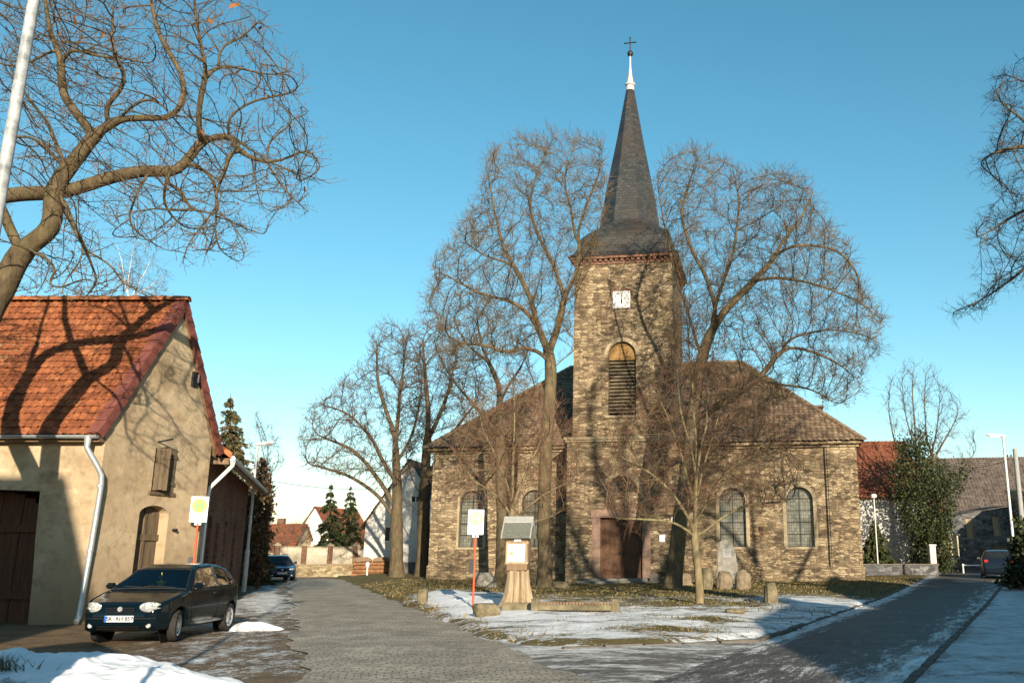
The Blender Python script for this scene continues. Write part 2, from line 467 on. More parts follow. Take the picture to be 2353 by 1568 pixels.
plain('sign_pink', (.80, .68, .66), .4, .4, var=.03)
plain('orange_paint', (.50, .085, .025), .5, .4, var=.15)
plain('black_iron', (.015, .015, .016), .5, .5, metal=.3)
plain('zinc_white', (.48, .46, .40), .4, .5, var=.15)
plain('felt_grey', (.12, .125, .105), .95, .1, var=.3, scale=20, bump=.4)
plain('felt_edge', (.28, .28, .265), .9, .2, var=.15, scale=9)
plain('paper_white', (.74, .75, .76), .6, .3, var=.04, scale=4)
plain('paper_print', (.5, .33, .12), .6, .3, var=.3, scale=9)
plain('clock_white', (.78, .77, .73), .5, .4, var=.05)
plain('tyre_rubber', (.025, .023, .021), .85, .2, var=.3, scale=12)
plain('rim_silver', (.5, .5, .5), .35, .5, metal=.7)
plain('black_plastic', (.012, .012, .013), .5, .4)
plain('plate_white', (.62, .62, .62), .4, .4, var=.02)
plain('plate_blue', (.02, .1, .42), .4, .4)
plain('seat_cloth', (.03, .033, .045), .95, .1)
plain('star_yellow', (.8, .6, .04), .5, .3)
plain('red_lens', (.5, .02, .015), .2, .5)
plain('teal_frame', (.03, .09, .10), .5, .4)
plain('window_dark', (.014, .016, .018), .25, .35)
plain('rust_paint', (.2, .095, .04), .7, .3, var=.4, scale=4)
plain('blue_plastic', (.03, .07, .2), .5, .4)
plain('yellow_mark', (.6, .5, .08), .5, .3)
t = NT('leaded_glass', .25, .5)
w = wallcoord(t)
b = t.n('ShaderNodeTexBrick'); b.offset = 0; t.put(b.inputs['Vector'], w); b.inputs['Scale'].default_value = 1; b.inputs['Brick Width'].default_value = .115; b.inputs['Row Height'].default_value = .15; b.inputs['Mortar Size'].default_value = .010
b.inputs['Color1'].default_value = (.11, .115, .095, 1); b.inputs['Color2'].default_value = (.19, .19, .155, 1); b.inputs['Mortar'].default_value = (.06, .06, .05, 1)
t.col(b.outputs['Color']); M['leaded_glass'] = t.m
def paint(name, c):
    t = NT(name, .28, .22); t.col(t.mix(t.ramp(t.noise(5, 6, .7), [(.55, 0), (.8, .08)]), c, (.05, .04, .03)))
    t.b.inputs['Coat Weight'].default_value = .18; t.b.inputs['Coat Roughness'].default_value = .06
    t.rough(t.ramp(t.noise(4, 6), [(.4, .10), (.7, .22)])); M[name] = t.m
paint('paint_dark_green', (.002, .006, .009))
paint('paint_navy', (.012, .03, .06))
paint('paint_dusk_blue', (.008, .013, .022))
t = NT('car_glass', .03, .5)
tr = t.n('ShaderNodeBsdfTransparent'); tr.inputs[0].default_value = (.68, .72, .69, 1)
gl = t.n('ShaderNodeBsdfGlossy'); gl.inputs['Roughness'].default_value = .02
fr = t.n('ShaderNodeFresnel'); fr.inputs[0].default_value = 1.6
mx = t.n('ShaderNodeMixShader'); t.t.links.new(fr.outputs[0], mx.inputs[0]); t.t.links.new(tr.outputs[0], mx.inputs[1]); t.t.links.new(gl.outputs[0], mx.inputs[2])
t.t.links.new(mx.outputs[0], t.t.nodes['Material Output'].inputs[0]); M['car_glass'] = t.m
t = NT('headlight_glass', .12, .6); n = t.noise(30, 3, .7, t.scale(t.obj(), (1, 3, .5)))
t.col(t.ramp(n, [(.35, (.18, .19, .2)), (.55, (.62, .63, .62)), (.7, (.85, .85, .82))])); t.b.inputs['Metallic'].default_value = .35; t.b.inputs['Coat Weight'].default_value = 1; M['headlight_glass'] = t.m

# ------------------------------------------------------------------ terrain
def edge_left(Y): return -.78 - .375 * (Y - 12.5) + .09 * np.sin(1.3 * Y) + .06 * np.sin(3.1 * Y + 1) + .03 * np.sin(7.3 * Y)      # where the lane meets the lawn
def edge_right(Y): return 2.23 + .42 * (Y - 16)        # where the side street meets the lawn
def street_left(Y): return -3.9 - .369 * (Y - 11.35) + .14 * np.sin(.9 * Y + 2) + .08 * np.sin(2.7 * Y) + .05 * np.sin(6.1 * Y)
def street_right(Y): return 3.47 + .45 * (Y - 11.35)
def lawn_d(X, Y):
    a = (X - edge_left(Y)) * .936
    b_ = (edge_right(Y) - X) * .922
    c = (Y - (15.5 + .42 * X)) * .922
    k = .8
    e = -k * np.log(np.exp(-np.clip(a, -40, 40) / k) + np.exp(-np.clip(b_, -40, 40) / k) + np.exp(-np.clip(c, -40, 40) / k))
    return e
def G(X, Y):
    X, Y = np.asarray(X, float), np.asarray(Y, float)
    return .42 * ss(24, 60, Y) * ss(-2, 14, X)
def vnoise(X, Y, s, z=0.0):
    X, Y = np.broadcast_arrays(np.asarray(X, float), np.asarray(Y, float))
    return np.array([noise.noise((float(x) * s, float(y) * s, z)) for x, y in zip(X.ravel(), Y.ravel())]).reshape(X.shape)
def H(X, Y, rough=True):
    X, Y = np.asarray(X, float), np.asarray(Y, float)
    d = lawn_d(X, Y)
    z = G(X, Y) * (1 - .55 * ss(0, 4, d)) + .09 * ss(-.05, .25, d) + .10 * ss(.2, 2.2, d) * (1 + .9 * ss(-1, -5, X)) + .22 * ss(4, 22, d)
    if rough: z = z + ss(.2, 1.5, d) * (.05 * vnoise(X, Y, .7) + .03 * vnoise(X, Y, 1.9, 3.))
    return z
def hz(x, y): return float(H(x, y))

def grid_faces(n, m):
    i = np.arange(n - 1)[:, None] * m + np.arange(m - 1)[None]
    i = i.ravel()
    return np.stack([i, i + 1, i + m + 1, i + m], 1)

# base ground, one sheet out to the horizon
ys = np.concatenate([[-600, -200, -60], np.linspace(-20, 90, 200), [120, 180, 300, 700, 1500]])
xs = np.concatenate([[-1200, -400, -150, -90], np.linspace(-60, 60, 220), [90, 150, 400, 1200]])
X, Y = np.meshgrid(xs, ys)
Z = G(X, Y) - .022 + np.where((Y > -20) & (Y < 90) & (abs(X) < 60), .02 * vnoise(X, Y, .5), 0) - np.where(np.abs(X) < 60, 0, 0)
Z = np.where(lawn_d(X, Y) > 0, Z - .1, Z)
sl_ = street_left(Y)
dl = sl_ - X      # distance beyond the lane's edge
sn = .10 + .27 * ss(3.4, 2.2, dl) * ss(40, 30, Y) + .5 * np.exp(-((dl - .9) / .7) ** 2) * ss(22, 30, Y) * (1 - ss(42, 52, Y)) + .2 * ss(40, 60, Y) + .12 * np.exp(-((dl - 1.2) / .8) ** 2)
sn = np.where(X > 5, .75, sn)
g = mesh_obj('ground', np.stack([X, Y, Z], -1).reshape(-1, 3), grid_faces(*X.shape), M['mud_ground'], None, True, attr={'snow': sn.ravel()})
tag(g, kind='structure')

def strip(name, Ys, L, Rr, m, nx, z0, snowfn, cx=None):
    Ys = np.asarray(Ys); P = []; U = []; S = []
    l, r = np.array([L(y) for y in Ys]), np.array([Rr(y) for y in Ys])
    tt = np.linspace(0, 1, nx)
    X = l[:, None] + (r - l)[:, None] * tt[None]
    Y = np.repeat(Ys[:, None], nx, 1)
    Z = G(X, Y) + z0 + .03 * (1 - (2 * tt[None] - 1) ** 2)
    o = mesh_obj(name, np.stack([X, Y, Z], -1).reshape(-1, 3), grid_faces(len(Ys), nx), m, None, True,
                 uv=np.stack([(X - l[:, None]), Y * 1.07], -1).reshape(-1, 2), attr={'snow': snowfn(X, Y, tt[None] + 0 * X).ravel()})
    return tag(o, kind='structure')
strip('lane', np.linspace(3, 53, 240), street_left, lambda y: edge_left(y) - .02, M['street_setts'], 16, 0.0,
      lambda X, Y, t: np.clip(-.15 + .5 * ss(.12, 0, t) * ss(16, 24, Y) + .35 * ss(16, 11, Y) * ss(.75, 1, t) + .25 * ss(.1, 0, t), -.6, 1))
strip('side_street', np.linspace(4, 74, 260), lambda y: max(edge_right(y) + .02, edge_left(y) + .05) if y < 12.5 else edge_right(y) + .02, street_right, M['wet_setts'], 18, .004,
      lambda X, Y, t: np.clip(.12 + .55 * ss(.22, .06, t) * ss(13, 17, Y) + .42 * ss(.66, .95, t) - .15 * ss(30, 50, Y) + .22 * ss(17, 12, Y), -.6, 1))
strip('junction', np.linspace(10.2, 18, 50), lambda y: edge_left(y) - .1, lambda y: edge_right(y) + .1, M['slush_setts'], 20, -.006,
      lambda X, Y, t: .42 + .14 * ss(13.5, 15.5, Y - .42 * X) + 0 * X)
# the lane beyond the parked estate car swings away behind the hedge
n_ = 30
q = np.linspace(0, 1, n_)
cxs = -17.3 - 1.5 * q - 26 * q ** 2; cys = 52.8 + 9 * q + 3 * q ** 2
tx, ty = np.gradient(cxs), np.gradient(cys); ln = np.hypot(tx, ty)
P = np.stack([np.stack([cxs + s_ * 2.3 * ty / ln, cys - s_ * 2.3 * tx / ln, np.full(n_, .004)], -1) for s_ in np.linspace(-1, 1, 10)], 1)
tag(mesh_obj('lane_bend', P.reshape(-1, 3), grid_faces(n_, 10), M['street_setts'], None, True, uv=np.stack([P[..., 0], P[..., 1]], -1).reshape(-1, 2), attr={'snow': np.full(n_ * 10, .1)}), kind='structure')
# pavement under snow along the side street
strip('pavement', np.linspace(4, 60, 160), lambda y: street_right(y) + .02, lambda y: street_right(y) + 7, M['shaded_pavement_snow'], 24, .07,
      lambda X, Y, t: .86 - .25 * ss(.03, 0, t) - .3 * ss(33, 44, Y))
k = MB()
for i in range(100):
    y = 4 + i * .56
    k.add([(street_right(yy) + dx, yy, float(G(street_right(yy), yy)) + zz) for yy in (y, y + .53) for dx, zz in ((-.05, -.05), (-.05, .085 + .012 * math.sin(i * 2.1)), (.07, .085 + .012 * math.sin(i * 2.1)), (.07, -.05))],
          [(0, 1, 5, 4), (1, 2, 6, 5), (0, 3, 2, 1), (4, 5, 6, 7), (2, 3, 7, 6)])
tag(k.build('pavement_kerb', M['kerb_stone']), kind='structure')

# lawn round the church
rows = [13.2]
while rows[-1] < 62: rows.append(rows[-1] * 1.0065)
rows = np.array(rows)
us = np.linspace(-.62, .44, 230)
Y = np.repeat(rows[:, None], len(us), 1); X = us[None] * Y
d = lawn_d(X, Y)
Z = H(X, Y)
Z = np.where(d < -.02, G(X, Y) - .05, Z)
def snow_w(X, Y):
    d = lawn_d(X, Y)
    w = .68 - .27 * ss(22, 25.5, Y + .06 * X) - .5 * ss(28.5, 33, Y + .1 * X)
    w = w + .30 * ss(3.2, 5, X) * ss(23, 25, Y) * ss(36, 31, Y)
    w = w + .62 * np.exp(-(d - 1.7) ** 2 / 2.0) * ss(38, 31, Y) * ss(-1, -3, X) * ss(19, 23, Y)
    w = w - .32 * np.exp(-(d - .1) ** 2 / .10) * ss(13, 16, Y) * ss(2, 0, X)
    w = w - .5 * np.exp(-(((X - .9) / 1.0) ** 2 + ((Y - 17.5) / .35) ** 2)) - .4 * np.exp(-(((X - 1.6) / .8) ** 2 + ((Y - 19.6) / .5) ** 2))
    w = w - .35 * np.exp(-(((X - 2.2) / 1.1) ** 2 + ((Y - 25.6) / 1.2) ** 2))
    return np.clip(w, -.45, 1.0)
w_ = snow_w(X, Y)
F = grid_faces(*X.shape)
keep = (d.ravel()[F] > -.12).any(1)
lawn = mesh_obj('lawn', np.stack([X, Y, Z], -1).reshape(-1, 3), F[keep], M['lawn_ground'], None, True, attr={'snow': w_.ravel()})
tag(lawn, kind='structure')
# low kerb round the tip and along the side street
k = MB()
def kerb_line(p0, p1, n):
    for i in range(n):
        a, b_ = Vector(p0).lerp(Vector(p1), i / n), Vector(p0).lerp(Vector(p1), (i + .93) / n)
        nrm = Vector((-(b_ - a).y, (b_ - a).x)).normalized() * .06
        z = float(G(a.x, a.y))
        h = z + .045 + .012 * math.sin(i * 1.7)
        k.add([(p.x + s_ * nrm.x, p.y + s_ * nrm.y, zz) for p in (a, b_) for s_, zz in ((-1, z - .05), (-1, h), (1, h), (1, z - .05))], [(0, 1, 5, 4), (1, 2, 6, 5), (2, 3, 7, 6), (0, 3, 2, 1), (4, 5, 6, 7)])
kerb_line((2.3, 16.45), (edge_right(54) - .05, 54), 60)
kerb_line((-1.0, 15.15), (2.3, 16.45), 5)
tag(k.build('lawn_kerb', M['kerb_stone']), kind='structure')

# grass: loose tufts where the snow has gone
rng = np.random.default_rng(7)
def blades(name, n, dom, m, hmin, hmax, seed, filt):
    r = np.random.default_rng(seed)
    x = r.uniform(dom[0], dom[1], n); y = dom[2] * (dom[3] / dom[2]) ** r.uniform(0, 1, n)
    x = x * y if dom[4] else x
    ok = filt(x, y, r); x, y = x[ok], y[ok]; n = len(x)
    z = H(x, y)
    a = r.uniform(0, 2 * PI, n); h = r.uniform(hmin, hmax, n); wd = .006 + .0006 * y
    lean = r.normal(0, .5, (n, 2)) * h[:, None]
    b0 = np.stack([x - np.cos(a) * wd, y - np.sin(a) * wd, z - .01], -1); b1 = np.stack([x + np.cos(a) * wd, y + np.sin(a) * wd, z - .01], -1)
    tp = np.stack([x + lean[:, 0], y + lean[:, 1], z + h], -1)
    v = np.stack([b0, b1, tp], 1).reshape(-1, 3)
    return tag(mesh_obj(name, v, np.arange(3 * n).reshape(-1, 3), m), kind='stuff')
def bare(x, y, r):
    d = lawn_d(x, y)
    ww = snow_w(x, y)
    return (d > .1) & (r.uniform(0, 1, len(x)) > ww * 1.45)
tag(blades('grass', 52000, (-.5, .36, 17, 46, True), M['grass_blade'], .02, .07, 3, bare), 'short dry olive grass growing between the snow patches round the church', 'grass')
tag(blades('dead_grass', 5000, (-.45, .1, 15, 40, True), M['dead_grass'], .04, .14, 5, lambda x, y, r: (np.abs(lawn_d(x, y) - .25) < .3) & (vnoise(x, y, .9) > .05)),
    'straw coloured tufts along the snowy edge of the lawn', 'grass')

# snow heap at the near corner
def snow_heap(name, cx, cy, rx, ry, hh, seed, rot=0):
    n, m = 90, 70
    u, v = np.meshgrid(np.linspace(-1.15, 1.15, n), np.linspace(-1.15, 1.15, m))
    ca, sa = math.cos(rot), math.sin(rot)
    x, y = cx + u * rx * ca - v * ry * sa, cy + u * rx * sa + v * ry * ca
    rr = u ** 2 + v ** 2
    nz = vnoise(x, y, 1.1, seed) * .5 + vnoise(x, y, 3.2, seed) * .28 + vnoise(x, y, 8, seed) * .12
    z = hh * (np.clip(1 - rr, 0, 1) ** .55) * (1 + .75 * nz) - .05 + .25 * hh * nz * (rr < 1)
    z = np.where(rr > 1.0, -.06, z)
    o = mesh_obj(name, np.stack([x, y, z], -1).reshape(-1, 3), grid_faces(m, n), M['snow_heap'], None, True, attr={'snow': np.clip(1.25 - .6 * ss(.75, 1, rr), -.2, 1.2).ravel()})
    return o
tag(snow_heap('snow_heap', -8.7, 12.3, 2.9, 1.2, .30, 2.0, .06), 'long white ploughed snow heap in front of the dark car', 'snow heap')
tag(snow_heap('snow_heap', -6.0, 11.5, 1.5, .7, .2, 5.0, -.2), 'small low snow heap tapering out at the edge of the lane', 'snow heap')
tag(snow_heap('snow_heap', -7.6, 19.3, .55, .32, .17, 9.0, .3), 'small shaded snow pile behind the rear wheel of the dark car', 'snow heap')

# ------------------------------------------------------------------ tiled roof surface
def tile_roof(name, m, parent, P0, U, V, length, slope, cw=.22, rh=.33, xl=None, xr=None, amp=.022, seed=0, sag=0.0, per=6):
    """P0 eave corner; U along the eave; V up the slope; xl/xr(s) limit the row at slope distance s"""
    U, V = Vector(U).normalized(), Vector(V).normalized(); N = U.cross(V).normalized()
    if N.z < 0: N = -N
    r = np.random.default_rng(seed)
    nr = max(1, int(round(slope / rh))); rh = slope / nr
    nc = int(math.ceil(length / cw)); nx = nc * per + 1
    xs = np.linspace(0, nc * cw, nx)
    ph = (np.arange(nx) % per) / per
    wv = amp * np.where(ph < .62, np.sin(ph / .62 * PI), -.35 * np.sin((ph - .62) / .38 * PI))
    P, UVs = [], []
    for j in range(nr):
        jit = np.repeat(r.normal(0, .006, nc + 1), per)[:nx]; shift = r.normal(0, .006)
        for e, (s, lift) in enumerate(((j * rh - .015, .034), ((j + 1) * rh, .0))):
            lo = xl(min(s, slope)) if xl else 0; hi = xr(min(max(s, 0), slope)) if xr else length
            x = np.clip(xs + shift, lo, hi)
            hgt = wv + lift + jit - sag * np.sin(np.clip(x / length, 0, 1) * PI) * math.sin(PI * min(max(s / slope, 0), 1))
            P.append(np.array(P0)[None] + x[:, None] * np.array(U) + s * np.array(V) + hgt[:, None] * np.array(N))
            UVs.append(np.stack([xs / cw + .001, np.full(nx, j + (.02 if e == 0 else .98))], -1))
    P = np.array(P); UVs = np.array(UVs)
    F = grid_faces(2 * nr, nx)
    return mesh_obj(name, P.reshape(-1, 3), F, m, parent, False, uv=UVs.reshape(-1, 2))

def ridge_caps(name, m, parent, a, b, r=.11, n=None):
    a, b = Vector(a), Vector(b); L = (b - a).length; n = n or max(2, int(L / .36)); k = MB()
    d = (b - a).normalized(); sd = d.cross(Vector((0, 0, 1))).normalized(); up = sd.cross(d)
    for i in range(n):
        p, q = a + d * (L * i / n - .02), a + d * (L * (i + 1) / n + .02)
        vs = []
        for e, rr in ((p, r * 1.12), (q, r * .95)):
            vs += [e + sd * math.cos(t_) * rr + up * (math.sin(t_) * rr - .03) for t_ in [PI * j / 7 for j in range(8)]]
        k.add(vs, [(j, j + 1, 9 + j, 8 + j) for j in range(7)] + [tuple(range(8))[::-1], tuple(range(8, 16))])
    return k.build(name, m, parent)

def window(parent, name, loop, fn, depth, mg, mf, bars=(), fw=.05, fd=.05, frame=True):
    """glass pane at depth, a frame along the loop and optional bars [(a0,b0,a1,b1)]; fn(a,b,d) maps to 3d"""
    g = MB().add([fn(a, b, depth) for a, b in loop], [tuple(range(len(loop)))]).build(name, mg, parent)
    if frame:
        k = MB(); n = len(loop)
        cx, cz = sum(p[0] for p in loop) / n, sum(p[1] for p in loop) / n
        inn = [(p[0] + (cx - p[0]) * min(.4, fw / (abs(cx - p[0]) + abs(cz - p[1]) * .5 + .05)), p[1] + (cz - p[1]) * min(.4, fw / (abs(cz - p[1]) + abs(cx - p[0]) * .5 + .05))) for p in loop]
        vs = [fn(a, b, depth - fd) for a, b in loop] + [fn(a, b, depth - fd) for a, b in inn] + [fn(a, b, depth - .003) for a, b in inn]
        k.add(vs, [(i, (i + 1) % n, n + (i + 1) % n, n + i) for i in range(n)] + [(n + i, n + (i + 1) % n, 2 * n + (i + 1) % n, 2 * n + i) for i in range(n)])
        for a0, b0, a1, b1 in bars:
            k.add([fn(a, b, dd) for dd in (depth - fd * .8, depth - .004) for a, b in ((a0, b0), (a1, b0), (a1, b1), (a0, b1))], [(0, 1, 2, 3), (0, 1, 5, 4), (1, 2, 6, 5), (2, 3, 7, 6), (3, 0, 4, 7)])
        k.build('window_frame', mf, g)
    return g

# ------------------------------------------------------------------ church
GZ = .42
church = thing('church', 'old rubble stone church with a square clock tower, slate spire and brown tiled hipped roof', 'church', (0, 42, 0), R(-9))
ST = M['church_stone']
TH0, TH1, TZ, BZ = -2.52, 2.34, 15.45, 6.65      # tower sides, top of wall, top of the wider base
# tower, upper shaft
lv = arch(-.13, 1.34, 7.9, 11.5)
k = MB()
k.holed([(TH0, BZ), (TH1, BZ), (TH1, TZ), (TH0, TZ)], [lv], lambda a, b: (a, 0, b), lambda a, b: (a, .42, b))
for x in (TH0, TH1): k.add([(x, 0, BZ), (x, 5, BZ), (x, 5, TZ), (x, 0, TZ)], [(0, 1, 2, 3)])
k.add([(TH0, 5, BZ), (TH1, 5, BZ), (TH1, 5, TZ), (TH0, 5, TZ)], [(0, 1, 2, 3)])
tower = k.build('tower_wall', ST, church)
# arch stones round the louvre, 2-3 cm proud
def arch_band(cx, w, z0, zt, bw, y0, y1, n=18, legs=True):
    k = MB(); r = w / 2; zs = zt - r
    pr, pi_ = [], []
    if legs: pr.append((cx + r + bw, z0)); pi_.append((cx + r, z0))
    for i in range(n + 1):
        a = PI * i / n
        pr.append((cx + (r + bw) * math.cos(a), zs + (r + bw) * math.sin(a))); pi_.append((cx + r * math.cos(a), zs + r * math.sin(a)))
    if legs: pr.append((cx - r - bw, z0)); pi_.append((cx - r, z0))
    n = len(pr)
    vs = [(a, y0, b) for a, b in pr] + [(a, y0, b) for a, b in pi_] + [(a, y1, b) for a, b in pr] + [(a, y1, b) for a, b in pi_]
    k.add(vs, [(i, i + 1, n + i + 1, n + i) for i in range(n - 1)] + [(i, i + 1, 2 * n + i + 1, 2 * n + i) for i in range(n - 1)] + [(n + i, n + i + 1, 3 * n + i + 1, 3 * n + i) for i in range(n - 1)])
    return k
arch_band(-.13, 1.34, 10.2, 11.5, .2, -.03, .3, legs=False).build('arch_surround', M['pale_stone'], church)
tym = arch(-.13, 1.32, 10.62, 11.49)
bw_ = MB().prism([(x, z) for x, z in tym], lambda a, b: (a, .17, b), lambda a, b: (a, .23, b)).build('tympanum_board', M['tympanum_wood'], church)
k = MB()
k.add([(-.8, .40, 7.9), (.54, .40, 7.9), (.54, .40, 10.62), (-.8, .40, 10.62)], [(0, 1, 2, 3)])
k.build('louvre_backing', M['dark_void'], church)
k = MB()
for i in range(15):
    z = 8.02 + i * .172
    k.box(-.66, .66, -.02, .22, -.012, .012, Matrix.Translation((-.13, .19, z + .04)) @ Matrix.Rotation(R(38), 4, 'X'))
k.build('louvre_slats', M['louvre_wood'], church)
k = MB().box(-.95, .69, -.09, .2, 7.78, 7.9); k.build('louvre_sill', M['pale_stone'], church)
# cornice under the spire: two brick courses and dentils
k = MB()
k.box(TH0 - .05, TH1 + .05, -.05, 5.05, TZ, TZ + .13); k.box(TH0 - .20, TH1 + .20, -.20, 5.2, TZ + .26, TZ + .42)
for i in range(19):
    x = TH0 - .10 + i * (TH1 - TH0 + .10) / 18.4
    k.box(x, x + .15, -.13, .1, TZ + .13, TZ + .26); 
for i in range(19):
    y = .0 + i * .27
    k.box(TH1 - .1, TH1 + .13, y, y + .15, TZ + .13, TZ + .26); k.box(TH0 - .13, TH0 + .1, y, y + .15, TZ + .13, TZ + .26)
k.box(TH0, TH1, 0.003, 5, TZ + .13, TZ + .26)
k.build('tower_cornice', M['red_brick'], church)
# clock
cx, cz = -.16, 13.6
k = MB().box(cx - .435, cx + .435, -.05, .02, cz - .435, cz + .435)
clock = k.build('clock', M['clock_white'], church, bevel=.01)
k = MB().box(cx - .47, cx + .47, -.012, .05, cz - .46, cz + .56); k.build('clock_brick_surround', M['red_brick'], church)
for num, i in (('XII', 0), ('I', 1), ('II', 2), ('III', 3), ('IIII', 4), ('V', 5), ('VI', 6), ('VII', 7), ('VIII', 8), ('IX', 9), ('X', 10), ('XI', 11)):
    a = -2 * PI * i / 12
    text_part('clock_numeral', num, .13, M['black_iron'], clock, (cx - .35 * math.sin(a) * 1.0, -.055, cz + .35 * math.cos(a)), (PI / 2, a, 0))
for ang, L, w_ in ((R(-5), .27, .035), (R(-175), .22, .05)):
    k = MB().box(-w_ / 2, w_ / 2, -.008, 0, -.06, L, Matrix.Translation((cx, -.062 - (0.01 if L > .25 else 0), cz)) @ Matrix.Rotation(-ang, 4, 'Y'))
    k.build('clock_hand', M['black_iron'], clock)
# spire with a bell-shaped foot, square at the eave, eight-sided above
SX, SY = (TH0 + TH1) / 2, 2.5
Zs = lambda y, r=0.0: at(1430, y, 44.4 - r).z
prof = [(2.76, TZ + .40, .02), (2.68, TZ + .52, .04), (2.50, Zs(574, 2.5), .10), (2.38, Zs(556, 2.4), .24), (2.34, Zs(540, 2.3), .36), (2.26, Zs(529, 2.2), .52), (2.10, Zs(520, 2.0), .7), (1.86, Zs(513, 1.8), .88), (1.62, Zs(508, 1.6), 1), (1.53, Zs(502, 1.5), 1), (1.47, Zs(485, 1.4), 1), (1.19, Zs(414, 1.1), 1), (.67, Zs(306, .6), 1), (.22, Zs(203, .2), 1)]
def oct_ring(r, c, z):
    q = r * (1 - c * (1 - math.tan(PI / 8)))      # c=0 square, c=1 regular octagon
    return [(SX + x, SY + y, z) for x, y in ((r, -q), (r, q), (q, r), (-q, r), (-r, q), (-r, -q), (-q, -r), (q, -r))]
k = MB(); vs = [p for r, z, c in prof for p in oct_ring(r, c, z)]
k.add(vs, [(i * 8 + j, i * 8 + (j + 1) % 8, i * 8 + 8 + (j + 1) % 8, i * 8 + 8 + j) for i in range(len(prof) - 1) for j in range(8)] + [tuple(range(8))])
k.build('spire', M['slate'], church)
fz = Zs(204)
k = MB().lathe([(.23, fz - .25), (.22, Zs(197)), (.29, Zs(195)), (.29, Zs(192)), (.19, Zs(190)), (.11, Zs(172)), (.065, Zs(155)), (.05, Zs(142)), (.045, Zs(128))], 10, (SX, SY, 0))
k.build('finial', M['zinc_white'], church, True)
k = MB().lathe([(.02, -.17), (.11, -.14), (.165, -.05), (.165, .05), (.11, .14), (.02, .17)], 12, (SX, SY, Zs(122)))
orb = k.build('orb', M['black_iron'], church, True)
k = MB().tube([(SX, SY, Zs(118)), (SX, SY, Zs(86))], .035, 6).tube([(SX - .30, SY + .02, Zs(97)), (SX + .30, SY - .02, Zs(97))], .032, 6)
for p in ((SX - .30, SY, Zs(97)), (SX + .30, SY, Zs(97)), (SX, SY, Zs(86))): k.lathe([(.0, -.06), (.06, 0), (.0, .06)], 6, p, False)
k.build('cross', M['black_iron'], orb)
# tower base: wider, with the portal
B0, B1 = TH0 - .22, TH1 + .22
k = MB()
port = [(-1.5, GZ - .3), (1.22, GZ - .3), (1.22, 3.5), (-1.5, 3.5)]
fan = arch(-.14, 1.56, 4.28, 5.06)
k.holed([(B0, -.3), (B1, -.3), (B1, BZ), (B0, BZ)], [[(max(x, -1.5), max(z, -.25)) for x, z in port], fan], lambda a, b: (a, -.16, b), lambda a, b: (a, .2, b))
for x in (B0, B1): k.add([(x, -.16, -.3), (x, 5.1, -.3), (x, 5.1, BZ), (x, -.16, BZ)], [(0, 1, 2, 3)])
k.build('tower_base_wall', ST, church)
k = MB().box(B0 - .07, B1 + .07, -.24, 5.12, BZ, BZ + .10).box(B0 - .14, B1 + .14, -.31, 5.15, BZ + .10, BZ + .22)
k.build('tower_string_course', M['pale_stone'], church)
# portal
k = MB()
k.box(-1.5, -1.12, -.20, .2, -.2, 3.14).box(.84, 1.22, -.20, .2, -.2, 3.14).box(-1.56, 1.28, -.24, .2, 3.14, 3.5)
k.box(-1.45, -1.17, -.215, -.1, .35, 2.95).box(.89, 1.17, -.215, -.1, .35, 2.95)
k.build('portal_surround', M['sandstone'], church, bevel=.01)
arch_band(-.14, 1.56, 4.28, 5.06, .16, -.19, .1, legs=False).build('fanlight_surround', M['pale_stone'], church)
fl = window(church, 'fanlight', fan, lambda a, b, d: (a, d, b), .14, M['window_dark'], M['old_wood'], [(-.17, 4.28, -.11, 5.02)], .05)
for sgn, nm in ((-1, 'door'), (1, 'door')):
    x0, x1 = (-1.11, -.15) if sgn < 0 else (-.13, .83)
    d = MB().box(x0, x1, .02, .08, .45, 3.13).build(nm, M['door_wood'], church)
    k = MB()
    for z0, z1 in ((.62, 1.35), (1.5, 2.25), (2.4, 3.0)):
        k.box(x0 + .12, x1 - .12, -.005, .02, z0, z1)
        k.box(x0 + .18, x1 - .18, -.02, -.005, z0 + .06, z1 - .06)
    k.build('door_panel', M['door_wood'], d, bevel=.006)
    xh = x1 - .06 if sgn < 0 else x0 + .06
    MB().box(xh - .03, xh + .03, -.01, .02, 1.42, 1.62).tube([(xh, -.05, 1.56), (xh - sgn * .1 * -1 if sgn < 0 else xh + .1, -.05, 1.56)], .012, 6).build('door_handle', M['black_iron'], d)
MB().box(-1.75, 1.47, -.75, .02, .12, .44).box(-2.0, 1.72, -1.15, -.75, -.1, .33).build('door_step', M['grey_stone'], church, bevel=.02)
MB().box(1.62, 1.88, -.2, -.16, 2.05, 2.36).build('notice_plate', M['paper_white'], church)
MB().box(2.18, 2.36, -.2, -.16, 2.95, 3.15).build('notice_plate', M['paper_white'], church)
